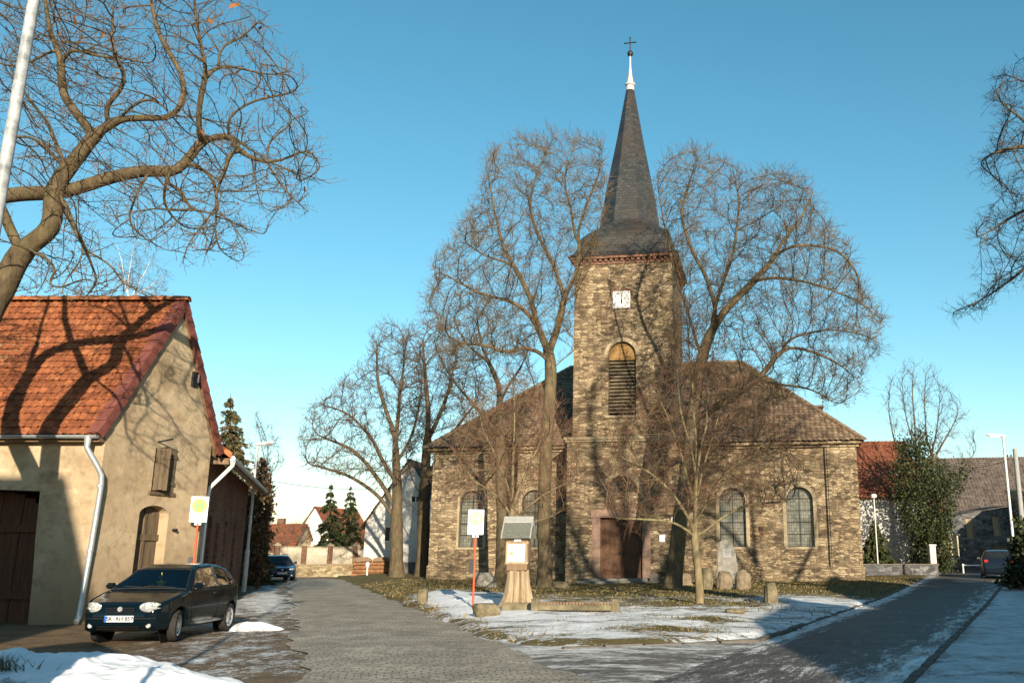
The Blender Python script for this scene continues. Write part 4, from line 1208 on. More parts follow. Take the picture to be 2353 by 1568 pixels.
B_poly = [(1500, 520), (1488, 390), (1560, 325), (1640, 345), (1700, 395), (1790, 385), (1860, 415), (1895, 490), (1960, 560), (1985, 640), (2025, 700), (2035, 790), (1990, 850), (1965, 930), (1900, 945), (1840, 900), (1760, 960), (1690, 1000), (1640, 900), (1560, 880), (1535, 760), (1560, 640)]
B_g = [[(1543, 1338), (1556, 1260), (1570, 1150), (1584, 1040), (1596, 930), (1604, 860), (1612, 815), (1626, 770), (1640, 720), (1622, 640), (1592, 580), (1566, 500), (1580, 430), (1600, 370)],
       [(1610, 822), (1585, 740), (1562, 660), (1540, 580), (1520, 480), (1510, 410)],
       [(1626, 770), (1680, 700), (1735, 640), (1790, 570), (1840, 500), (1870, 440)],
       [(1630, 745), (1665, 640), (1690, 560), (1700, 470), (1690, 410)],
       [(1592, 965), (1640, 935), (1680, 908), (1740, 868), (1785, 815), (1815, 778), (1880, 760), (1950, 760), (2020, 785)],
       [(1800, 795), (1850, 800), (1920, 830), (1980, 880)],
       [(1740, 868), (1790, 880), (1850, 890), (1920, 930)],
       [(1790, 570), (1860, 560), (1930, 580), (1975, 640)],
       [(1735, 640), (1800, 640), (1880, 660), (1960, 690), (2020, 730)],
       [(1602, 880), (1570, 850), (1540, 800), (1530, 740)]]
bare_tree('linden_tree', 'broad bare linden with a leaning trunk before the church door and low spreading limbs', 35.5, B_g, [(B_poly, 1)], 5200, .30, .0068, .26, 12, 5.0, di=2.4, maxn=14000,
          tw=dict(thr=.03, n=2, L=.8, tw=.0075, sub=2, trop=(.05, 0, .22)))
M_poly = [(1000, 930), (985, 800), (1030, 700), (1095, 660), (1160, 710), (1230, 800), (1240, 900), (1200, 1010), (1100, 1040)]
M_g = [[(1150, 1322), (1147, 1200), (1143, 1080), (1139, 954), (1140, 887), (1120, 830), (1102, 788), (1096, 735), (1095, 700)],
       [(1140, 940), (1170, 880), (1200, 830), (1220, 790)], [(1142, 1000), (1090, 930), (1050, 880), (1010, 830)], [(1120, 830), (1070, 790), (1040, 730)], [(1143, 1010), (1190, 960), (1230, 900)]]
bare_tree('linden_tree', 'slender bare linden close against the church wall between two larger crowns', 39.5, M_g, [(M_poly, 1)], 1500, .24, .0085, .28, 13, 3.0, 'dark_bark',
          tw=dict(thr=.03, n=2, L=.8, tw=.007, sub=2))
C_poly = [(680, 1020), (705, 930), (765, 885), (830, 835), (848, 755), (890, 738), (955, 745), (985, 820), (990, 950), (960, 1090), (900, 1120), (840, 1090), (770, 1105), (700, 1085)]
C_g = [[(912, 1316), (913, 1230), (914, 1150), (911, 1080), (914, 980), (920, 900), (930, 820), (925, 770)],
       [(912, 1200), (890, 1165), (860, 1130), (815, 1100), (760, 1080), (705, 1065)], [(911, 1110), (880, 1060), (850, 1000), (800, 950), (750, 930)], [(913, 1030), (890, 950), (870, 880), (865, 800)],
       [(914, 1060), (945, 1000), (965, 930), (970, 850)], [(912, 1170), (860, 1090), (800, 1030), (730, 1000)]]
tw_far = dict(thr=.035, n=2, L=.85, tw=.011, sub=2)
bare_tree('linden_tree', 'round crowned bare linden at the lane end, sunlit trunk before the white house', 51, C_g, [(C_poly, 1)], 2200, .36, .011, .34, 14, 4.5, 'dark_bark', 'far_twig', tw=tw_far)
D_poly = [(905, 800), (950, 735), (1010, 725), (1075, 780), (1125, 880), (1115, 1000), (1060, 1050), (1000, 1090), (930, 1040), (910, 920)]
D_g = [[(972, 1312), (974, 1230), (976, 1150), (980, 1060), (985, 960), (975, 870), (970, 780)], [(978, 1110), (1010, 1040), (1050, 980), (1090, 930)], [(982, 1010), (1020, 930), (1040, 850)], [(976, 1150), (945, 1100), (930, 1030)], [(975, 1190), (930, 1150), (900, 1150)]]
bare_tree('linden_tree', 'bare linden with a dark shaded trunk close to the church corner', 52.5, D_g, [(D_poly, 1)], 1600, .36, .011, .34, 15, 4.0, 'dark_bark', 'far_twig', tw=tw_far)
# two young lindens with ruddy shoots
Y_poly = [(1372, 1120), (1400, 1010), (1450, 930), (1510, 860), (1552, 720), (1600, 690), (1640, 830), (1720, 890), (1800, 980), (1850, 1080), (1830, 1170), (1720, 1200), (1620, 1170), (1540, 1200), (1450, 1225), (1390, 1190)]
Y_g = [[(1608, 1388), (1605, 1300), (1601, 1210), (1599, 1100), (1592, 950), (1582, 820), (1572, 690)],
       [(1602, 1222), (1560, 1150), (1500, 1090), (1440, 1060)], [(1601, 1205), (1640, 1120), (1700, 1050), (1770, 1010)], [(1600, 1180), (1570, 1060), (1530, 950), (1500, 890)], [(1600, 1150), (1630, 1030), (1660, 930), (1680, 890)],
       [(1603, 1235), (1660, 1190), (1730, 1160), (1820, 1150)], [(1603, 1240), (1550, 1200), (1480, 1190), (1400, 1190)], [(1599, 1120), (1620, 980), (1625, 850)], [(1598, 1080), (1560, 940), (1555, 800)]]
tw_y = dict(thr=.02, n=2, L=.75, tw=.0046, sub=2, trop=(0, 0, .35), spread=.8)
bare_tree('young_linden', 'young bare linden with a slim pale trunk on the lawn before the church', 25.3, Y_g, [(Y_poly, 1)], 1500, .105, .0066, .2, 16, 2.6, 'young_bark', 'red_twig', .018, 1.6, (0, 0, .3), tw_y, 'young lindens on the lawn', flare=.25, thin=.1)
Z_poly = [(1010, 1130), (1035, 1010), (1095, 910), (1165, 860), (1245, 880), (1305, 950), (1345, 1050), (1335, 1130), (1240, 1190), (1120, 1190)]
Z_g = [[(1184, 1372), (1181, 1280), (1178, 1190), (1180, 1090), (1182, 970), (1178, 870)], [(1179, 1195), (1130, 1130), (1060, 1090)], [(1179, 1180), (1140, 1060), (1100, 960)], [(1180, 1170), (1220, 1060), (1260, 970)], [(1180, 1195), (1240, 1140), (1320, 1100)], [(1180, 1205), (1250, 1190), (1310, 1165)]]
bare_tree('young_linden', 'young bare linden hidden low down by the roofed notice case', 26.6, Z_g, [(Z_poly, 1)], 1000, .10, .0066, .2, 17, 2.4, 'young_bark', 'red_twig', .018, 1.6, (0, 0, .3), tw_y, 'young lindens on the lawn', flare=.25, thin=.1)

# the old chestnut that hangs over the farmhouse
k_ = .4515
def c1(*p): return [(x * k_, y * k_) for x, y in p]
def topx(X, Y, Z):
    a, h = CP + SP * (Z - CZ) / Y, CP * (Z - CZ) / Y - SP
    return (PX0 + FPX * X / Y / a, PY0 - FPX * h / a)
CHY = 16.3
CH_g = [[topx(-12.05, CHY, 0), topx(-12.1, CHY, 2.0), topx(-12.1, CHY, 4.2), (-40, 740), (5, 650), (35, 590), (60, 560), (103, 533), (120, 500), (118, 455), (131, 415), (180, 357), (212, 311), (252, 289)],
        [(48, 575), (25, 520), (8, 470), (-30, 400), (-60, 300), (-70, 150), (-60, 0), (-40, -200)],
        [topx(-12.1, CHY, 4.0), topx(-12.75, CHY - .3, 5.4), topx(-12.85, CHY - .4, 6.6), (-100, 500), (-30, 462), (20, 448), (90, 442), (136, 438), (190, 424), (235, 408), (271, 397), (334, 388), (402, 393), (418, 370), (434, 348), (456, 321), (488, 311), (510, 307), (542, 316), (564, 334), (600, 361), (641, 379), (704, 402), (758, 422)],
        [topx(-12.85, CHY - .4, 6.6), topx(-13.4, CHY, 8.4), topx(-13.6, CHY, 10.5), topx(-13.2, CHY, 12.5)],
        c1((1010, 712), (1012, 620), (1020, 520), (1045, 400), (1055, 360), (1030, 240), (1000, 120), (985, -20), (960, -150)),
        c1((1055, 370), (1110, 342), (1180, 345), (1230, 355), (1310, 375), (1400, 385), (1500, 345)),
        c1((1035, 250), (1100, 240), (1190, 220), (1280, 150), (1360, 90)),
        c1((560, 640), (600, 610), (720, 600), (800, 600), (880, 605), (990, 590), (1060, 610)),
        c1((470, 690), (430, 620), (400, 580), (350, 520), (315, 470), (310, 380), (310, 280), (270, 180), (240, 60), (210, -100)),
        c1((880, 605), (930, 520), (940, 440), (900, 330), (830, 220), (780, 60), (760, -80)),
        c1((560, 640), (530, 550), (580, 490), (640, 420), (600, 300), (560, 180), (580, 40)),
        c1((600, 610), (680, 540), (760, 505), (820, 520), (870, 590)),
        c1((970, 800), (1030, 835), (1070, 880), (1108, 960), (1098, 1050), (1060, 1120), (1000, 1190), (950, 1260), (930, 1340)),
        c1((1098, 1060), (1140, 1115), (1220, 1150), (1330, 1195)),
        c1((1060, 1125), (1080, 1200), (1060, 1260), (1040, 1310)),
        c1((1080, 1210), (1140, 1290), (1220, 1335)),
        c1((1180, 700), (1170, 800), (1130, 900), (1110, 960)),
        c1((1290, 770), (1290, 880), (1310, 990), (1335, 1075)),
        c1((1330, 800), (1420, 930), (1500, 1020), (1570, 1080)),
        c1((700, 900), (690, 1010), (650, 1120), (690, 1180), (760, 1230), (840, 1275)),
        c1((650, 1120), (600, 1160), (560, 1190)),
        c1((330, 985), (345, 1100), (380, 1190), (420, 1250), (405, 1330), (330, 1410), (300, 1500)),
        c1((425, 1280), (500, 1310), (590, 1370), (620, 1450), (720, 1475), (800, 1510)),
        c1((420, 1310), (470, 1370), (490, 1430), (440, 1510)),
        c1((130, 1270), (220, 1300), (280, 1370), (240, 1450)),
        c1((800, 900), (840, 950), (830, 1040), (900, 1130)),
        c1((840, 930), (920, 970), (960, 1050), (1030, 1075)),
        c1((310, 300), (360, 250), (500, 290), (640, 300), (760, 330)),
        c1((300, 240), (200, 290), (120, 330), (20, 330), (-60, 280)),
        c1((300, 840), (230, 740), (140, 690), (60, 700)),
        c1((320, 830), (250, 640), (190, 560), (100, 430), (30, 300)),
        c1((1130, 670), (1160, 600), (1240, 530), (1340, 500), (1440, 480), (1520, 460)),
        c1((1330, 790), (1390, 700), (1480, 640), (1570, 570)),
        c1((1400, 830), (1480, 800), (1560, 760), (1640, 840))]
CH_p1 = [(0, 0), (180, -60), (480, -60), (600, 30), (640, 90), (690, 180), (690, 250), (705, 300), (745, 400), (700, 440), (690, 480), (620, 440), (560, 480), (470, 520), (430, 600), (400, 560), (310, 470), (260, 480), (200, 500), (250, 560), (130, 480), (30, 430), (0, 300)]
CH_p2 = [(-420, 650), (-500, 200), (-300, -350), (200, -420), (600, -200), (400, -60), (0, 0), (-60, 300), (-60, 560)]
CH_p3 = [(0, 480), (110, 470), (180, 520), (270, 600), (350, 660), (180, 690), (120, 650), (40, 690)]
CH_p5 = [(430, 390), (500, 395), (545, 480), (600, 535), (550, 600), (490, 560), (430, 605), (420, 560), (480, 500)]
CH_p6 = [(290, 410), (330, 420), (330, 500), (385, 575), (320, 560), (255, 545), (290, 480)]
CH_p7 = [(150, 500), (200, 520), (270, 590), (330, 670), (240, 690), (200, 660), (140, 690), (60, 690), (90, 600)]
CH_p8 = [(560, 330), (640, 370), (720, 400), (700, 480), (620, 500), (590, 440)]
CH_p4 = [(0, 0), (320, 0), (340, 120), (240, 180), (60, 200), (0, 250)]
def buds(root, crown, pos, par, rad, r, t_, o0):
    P = np.concatenate([p[:, -1] for p, w in t_]) - o0
    d = np.concatenate([p[:, -1] - p[:, -2] for p, w in t_]); d /= np.linalg.norm(d, axis=1, keepdims=True)
    sel = r.uniform(0, 1, len(P)) < .6; P, d = P[sel], d[sel]
    V, F = tube_arrays([(np.stack([p, p + q * .014, p + q * .034]), np.array([.0045, .0075, .002])) for p, q in zip(P, d)], 4)
    mesh_obj('buds', V, F, M['chestnut_twig'], crown)
    i = r.choice(len(P), 26, False); a = P[i]; v = r.normal(0, .045, (26, 3)); w = r.normal(0, .05, (26, 3)); w[:, 2] -= .06
    V = np.stack([a, a + v + w * .5, a + w * 1.3, a - v + w * .5], 1).reshape(-1, 3)
    mesh_obj('dry_leaves', V, np.arange(len(V)).reshape(-1, 4), M['dry_leaf'], crown)
bare_tree('chestnut_tree', 'gnarled old bare chestnut overhanging the orange farmhouse roof', CHY, CH_g, [(CH_p1, .55), (CH_p2, .10, -.5), (CH_p4, .17), (CH_p5, .055), (CH_p6, .03), (CH_p7, .06), (CH_p8, .04)], 5400, .31, .0078, .175, 18, 2.3, 'chestnut_bark', 'chestnut_twig', .028, 1.6, (0, 0, .02),
          dict(thr=.02, n=1, L=.46, tw=.0056, sub=1, trop=(.05, 0, .22), spread=1.0, curl=.6), wig=.010, drift=.5, maxn=17000, jit=.2, flare=.35, fh=2.0, thin=.42, extra=buds)
R_ = lambda *p: [topx(x, y, z) + (y - 4,) for x, y, z in p]
def bare_tree_at(name, label, Y0, guides, polys, *a, **k): return bare_tree(name, label, Y0, guides, polys, *a, **k)
bare_tree('linden_tree', 'tall unseen linden added between the tan houses to throw twig shadows on the tower foot', 4,  # out-of-view tree put in to cast branch shadows on the tower
          [R_((11, 3.6, 0), (11, 3.6, 6), (11.2, 3.8, 11), (11, 4, 15), (10.5, 4, 19)), R_((11.1, 3.7, 9), (13, 4.5, 13), (14.5, 5, 17)), R_((11, 3.6, 8.5), (9, 3.5, 12), (7.6, 3.5, 16)), R_((11.1, 4, 12), (12, 5, 16), (12.5, 5, 20)), R_((11, 4, 13), (9.6, 4, 17), (9.2, 4, 20))],
          [([topx(x, 4, z) for x, z in ((6.5, 12), (7, 18), (9, 21.5), (13, 21.5), (15.5, 18), (16, 13), (11, 10))], 1)], 1100, .5, .03, .36, 62, 2.4, 'linden_bark', 'twig', .05, 2.4, (0, 0, .1), dict(thr=.05, n=1, L=.9, tw=.02, sub=1), drift=0, thin=0)
R9 = lambda *p: [topx(x, y, z) + (y - 9.5,) for x, y, z in p]
bare_tree('linden_tree', 'unseen linden added on the pavement, its high crown shading the church door', 9.5,  # out-of-view tree added for its shade on the church front
          [R9((9.6, 9.5, 0), (9.6, 9.5, 5), (9.5, 9.5, 9), (9.2, 9.5, 13), (9.3, 9.5, 17)), R9((9.5, 9.5, 8), (7.6, 9.3, 11), (6.2, 9.2, 15)), R9((9.5, 9.5, 7.5), (11.2, 9.6, 11), (12.4, 9.8, 15)), R9((9.3, 9.5, 11), (10.8, 9.6, 14), (11.2, 9.6, 17.5)), R9((9.3, 9.5, 12), (8, 9.5, 15), (7.8, 9.5, 18))],
          [([topx(x, 9.5, z) for x, z in ((5.2, 10.5), (5.4, 15), (7, 18.5), (10, 19), (12.6, 17.5), (13.5, 13), (12, 9.5), (9, 10.5))], 1)], 1000, .42, .024, .34, 63, 2.0, 'linden_bark', 'twig', .05, 2.2, (0, 0, .15), dict(thr=.05, n=1, L=.8, tw=.015, sub=1), drift=0, thin=0)
# tree reaching in from the far side of the street
E_g = [[(2980, 1800), (2960, 1300), (2900, 900), (2860, 700), (2820, 520), (2780, 350), (2740, 150)], [(2870, 740), (2720, 640), (2560, 560), (2420, 560), (2330, 640), (2250, 690), (2190, 715)], [(2850, 650), (2700, 500), (2560, 420), (2430, 440), (2330, 490), (2250, 545)],
       [(2820, 520), (2640, 330), (2500, 250), (2390, 200), (2310, 170)], [(2500, 250), (2400, 330), (2310, 350), (2250, 370)], [(2880, 820), (2980, 640), (3060, 480), (3100, 300)], [(2560, 440), (2440, 370), (2350, 280), (2290, 230)]]
E_p = [(2352, 120), (2290, 165), (2265, 240), (2300, 300), (2240, 370), (2280, 430), (2222, 545), (2290, 590), (2230, 690), (2175, 722), (2240, 740), (2352, 640), (2480, 560), (2520, 300), (2450, 120)]
E_p2 = [(2500, 650), (2480, 200), (2650, 0), (3000, 0), (3200, 300), (3150, 700), (2900, 750), (2700, 600)]
bare_tree('ash_tree', 'dark bare tree whose drooping twigs reach into the sky over the side street', 18.5, E_g, [(E_p, .6), (E_p2, .4)], 3000, .30, .0065, .2, 19, 2.2, 'dark_bark', 'far_twig', .03, 1.7, (0, 0, -.02),
          dict(thr=.018, n=2, L=.5, tw=.0045, sub=2, trop=(-.1, 0, .05)), maxn=9000)

# ivy-clad maple by the white house
F_g = [[(2118, 1296), (2118, 1220), (2112, 1130), (2105, 1040), (2098, 960), (2095, 900), (2098, 850)], [(2162, 1300), (2160, 1220), (2148, 1130), (2138, 1050), (2150, 980), (2160, 900)], [(2110, 1100), (2060, 1030), (2040, 950), (2045, 880)],
       [(2105, 1040), (2080, 950), (2070, 860)], [(2140, 1060), (2180, 990), (2210, 930)], [(2150, 1130), (2210, 1080), (2245, 1030)], [(2135, 1040), (2125, 950), (2125, 860)]]
F_p = [(2040, 1000), (2020, 930), (2045, 870), (2095, 828), (2150, 845), (2190, 890), (2225, 960), (2250, 1020), (2235, 1070), (2170, 1060), (2090, 1020)]
def ivy(root, crown, pos, par, rad, r, t_, o0):
    p3 = [(2112, 985), (2082, 1010), (2058, 1015), (2066, 1060), (2042, 1100), (2056, 1150), (2076, 1195), (2104, 1230), (2104, 1295), (2132, 1295), (2128, 1245), (2150, 1240), (2152, 1305), (2178, 1305), (2180, 1200), (2205, 1120), (2230, 1060), (2180, 1090), (2160, 1060), (2140, 1050), (2130, 1000)]
    c = px_points(p3, 53, 2.6, 420, r)
    c = np.concatenate([c, px_points([(2104, 1180), (2104, 1296), (2132, 1296), (2132, 1180)], 53, .5, 60, r), px_points([(2150, 1180), (2150, 1305), (2178, 1305), (2180, 1180)], 53, .5, 60, r)])
    n = 40
    P = np.repeat(c, n, 0) + r.normal(0, .25, (len(c) * n, 3)) - o0
    s = r.uniform(.035, .085, (len(P), 1))
    a = r.normal(0, 1, P.shape); a /= np.linalg.norm(a, axis=1, keepdims=True); b = np.cross(a, r.normal(0, 1, P.shape)); b /= np.linalg.norm(b, axis=1, keepdims=True)
    V = np.stack([P - a * s, P + b * s * .8, P + a * s, P - b * s * .8], 1).reshape(-1, 3)
    mesh_obj('ivy', V, np.arange(len(V)).reshape(-1, 4), M['ivy_leaf'], root)
bare_tree('maple_tree', 'bare maple with two trunks clad in dark green ivy by the white house', 53, F_g, [(F_p, 1)], 520, .34, .009, .38, 20, 2.6, 'dark_bark', 'far_twig', .05, 2.4, (0, 0, .35), dict(thr=.03, n=2, L=.9, tw=.009, sub=1, trop=(0, 0, .4)), extra=ivy)

# birch behind the farmhouse ridge
Bi_g = [[(300, 1290), (298, 1000), (292, 800), (287, 690), (278, 620), (268, 560)], [(289, 700), (298, 620), (308, 555)], [(289, 700), (320, 650), (350, 590)], [(288, 690), (330, 670), (370, 640)]]
bare_tree('birch_tree', 'thin white stemmed birch showing above the farmhouse ridge', 33, Bi_g, [([(265, 690), (255, 600), (290, 530), (330, 545), (365, 590), (400, 640), (380, 690), (320, 700)], 1)], 260, .10, .006, .3, 21, 1.6, 'birch_bark', 'far_twig', .03, 2, (0, 0, .1), dict(thr=.014, n=2, L=.8, tw=.004, sub=2, trop=(0, 0, -.3)))

# conifers
def conifer(name, label, bx, by, tip, Y0, w, seed, m, mb='dark_bark', group=None, droop=.35, dens=1.0, z=None, col=1.0, lev=.27):
    b, t_ = at(bx, by, Y0), at(tip[0], tip[1], Y0)
    z0 = hz(b.x, b.y) - .05 if z is None else z
    Hh = t_.z - z0; root = thing(name, label, 'tree', (b.x, Y0, z0), 0, group)
    r = np.random.default_rng(seed); lean = (t_.x - b.x)
    MB().tube([(0, 0, 0), (lean * .5, 0, Hh * .5), (lean, 0, Hh)], [.05 * w + .08, .04 * w + .03, .012], 7).build('trunk', M[mb], root)
    P, S, A = [], [], []
    nl = int(Hh / lev)
    for i in range(nl):
        f = (i + r.uniform(-.4, .4)) / nl; f = min(max(f, .02), .995)
        zz = Hh * (.03 + .97 * f)
        L = w * ((1 - f) ** .85 * (1 - .25 * (1 - f) ** 4) + .03) * (1.0 if col == 1 else (1 - abs(f - .3) * .5))
        nb = int(5 + 5 * (1 - f))
        for j in range(nb):
            a = r.uniform(0, 2 * PI); l = L * r.uniform(.62, 1.12)
            nq = max(5, int(l * 42 * dens)); u = r.uniform(.12, 1, nq) ** .8
            side = r.normal(0, .10 + .16 * l * .3, nq) * (1.1 - u)
            x = lean * f + (u * l) * math.cos(a) - side * math.sin(a); y = (u * l) * math.sin(a) + side * math.cos(a)
            zq = zz - droop * l * u ** 1.3 + .16 * l * np.clip(u - .7, 0, 1) - np.abs(r.normal(0, .10, nq)) 
            P.append(np.stack([x, y, zq], -1)); A.append(np.full(nq, a)); S.append(r.uniform(.06, .14, nq) * (1.15 - .4 * f))
    P = np.concatenate(P); S = np.concatenate(S)[:, None]; A = np.concatenate(A)
    d = np.stack([np.cos(A), np.sin(A), -.5 + r.normal(0, .35, len(A))], -1) + r.normal(0, .4, P.shape); d /= np.linalg.norm(d, axis=1, keepdims=True)
    b_ = np.cross(d, r.normal(0, 1, P.shape)); b_ /= np.linalg.norm(b_, axis=1, keepdims=True)
    V = np.stack([P - d * S, P + b_ * S * .42, P + d * S * 1.3, P - b_ * S * .42], 1).reshape(-1, 3)
    mesh_obj('crown', V, np.arange(len(V)).reshape(-1, 4), M[m], root)
    return root
conifer('spruce_tree', 'sunlit brownish spruce standing behind the brick annexe', 530, 1290, (530, 903), 46, 2.5, 31, 'spruce_brown', dens=2.2, lev=.2)
conifer('spruce_tree', 'dark columnar spruce behind the yard wall, nearer the white gable', 757, 1300, (761, 1102), 69, 1.9, 32, 'spruce_needle', droop=.5, z=0, dens=2.2)
conifer('spruce_tree', 'dark columnar spruce behind the yard wall, next to the bare linden', 806, 1300, (806, 1112), 70, 1.75, 33, 'spruce_needle', droop=.5, z=0, dens=2.2)
conifer('dwarf_conifer', 'dark bushy conifer hiding the window of the white house', 2012, 1305, (2008, 1190), 51.5, 1.75, 34, 'spruce_needle', droop=.45, col=.6, dens=2.6, lev=.12)

def shrub(name, label, base, Y0, poly, N, seed, T, mb='dark_bark', mt='far_twig', leaf=None, nl=0, step=.22, Rt=.05, tw=None, cat='shrub', ls=.05):
    r = np.random.default_rng(seed)
    gs = [[(base[0], base[1]), (base[0], base[1] - 12)]] + [[(base[0], base[1] - 6), (base[0] + (poly[i][0] - base[0]) * .35, base[1] + (poly[i][1] - base[1]) * .45)] for i in range(0, len(poly), 2)]
    def ex(root, crown, pos, par, rad, r, t_, o0):
        if nl:
            P = np.concatenate([p.reshape(-1, 3) for p, w in t_]) - o0; P = P[r.integers(0, len(P), nl)] + r.normal(0, .08, (nl, 3))
            s = r.uniform(.6, 1.3, (nl, 1)) * ls; a = r.normal(0, 1, P.shape); a /= np.linalg.norm(a, axis=1, keepdims=True); b = np.cross(a, r.normal(0, 1, P.shape)); b /= np.linalg.norm(b, axis=1, keepdims=True)
            V = np.stack([P - a * s, P + b * s * .8, P + a * s, P - b * s * .8], 1).reshape(-1, 3)
            mesh_obj('leaves', V, np.arange(len(V)).reshape(-1, 4), M[leaf], root)
    return bare_tree(name, label, Y0, gs, [(poly, 1)], N, Rt, .006, step, seed, T, mb, mt, .012, 1.5, (0, 0, .2), dict(thr=.03, n=3, L=.5, tw=.006, sub=2) | (tw or {}), cat=cat, flare=0, extra=ex, maxn=1800)
shrub('garden_hedge', 'brown half-bare hedge rising beyond the brick annexe', (592, 1345), 41.5, [(552, 1340), (552, 1180), (572, 1100), (596, 1050), (622, 1100), (628, 1180), (615, 1260), (618, 1335)], 420, 41, 1.6, leaf='hedge_leaf', nl=9000, ls=.07, cat='hedge')
shrub('elder_bush', 'thin leafless bush poking up over the lamp beside the annexe roof', (590, 1345), 42, [(565, 1060), (570, 960), (600, 940), (640, 1000), (660, 1070), (620, 1110)], 220, 42, 1.2)
shrub('garden_hedge', 'low dark hedge beside the parked estate car', (585, 1345), 50, [(560, 1335), (560, 1240), (590, 1210), (615, 1260), (610, 1335)], 260, 43, 1.8, leaf='hedge_leaf', nl=7000, ls=.08, cat='hedge')
shrub('apple_tree', 'small gnarled fruit tree before the white gable', (690, 1290), 70, [(650, 1250), (655, 1200), (700, 1190), (735, 1215), (730, 1260)], 130, 44, 1.5, Rt=.08)
shrub('dry_bush', 'dry brown bush beside the boulders at the church foot', (1722, 1340), 35.5, [(1690, 1335), (1700, 1305), (1730, 1295), (1765, 1310), (1770, 1338)], 120, 45, .6, leaf='dead_grass', nl=500, ls=.025)
shrub('dark_hedge', 'dark evergreen hedge shading the side street beside the parked hatchback', (2350, 1345), 36, [(2312, 1340), (2318, 1290), (2335, 1225), (2370, 1195), (2460, 1190), (2500, 1345)], 300, 46, 2.0, leaf='ivy_leaf', nl=16000, ls=.08, cat='hedge')
shrub('climbing_rose', 'brown creeper spilling over the ruined yard wall', (2335, 1200), 58, [(2318, 1160), (2340, 1130), (2380, 1140), (2390, 1200), (2330, 1240)], 120, 47, .5, leaf='hedge_leaf', nl=1200, ls=.06)
shrub('thicket', 'bare brown thicket in front of the low red roof', (640, 1290), 74, [(605, 1285), (610, 1225), (640, 1195), (668, 1230), (680, 1285)], 150, 48, 2.0)

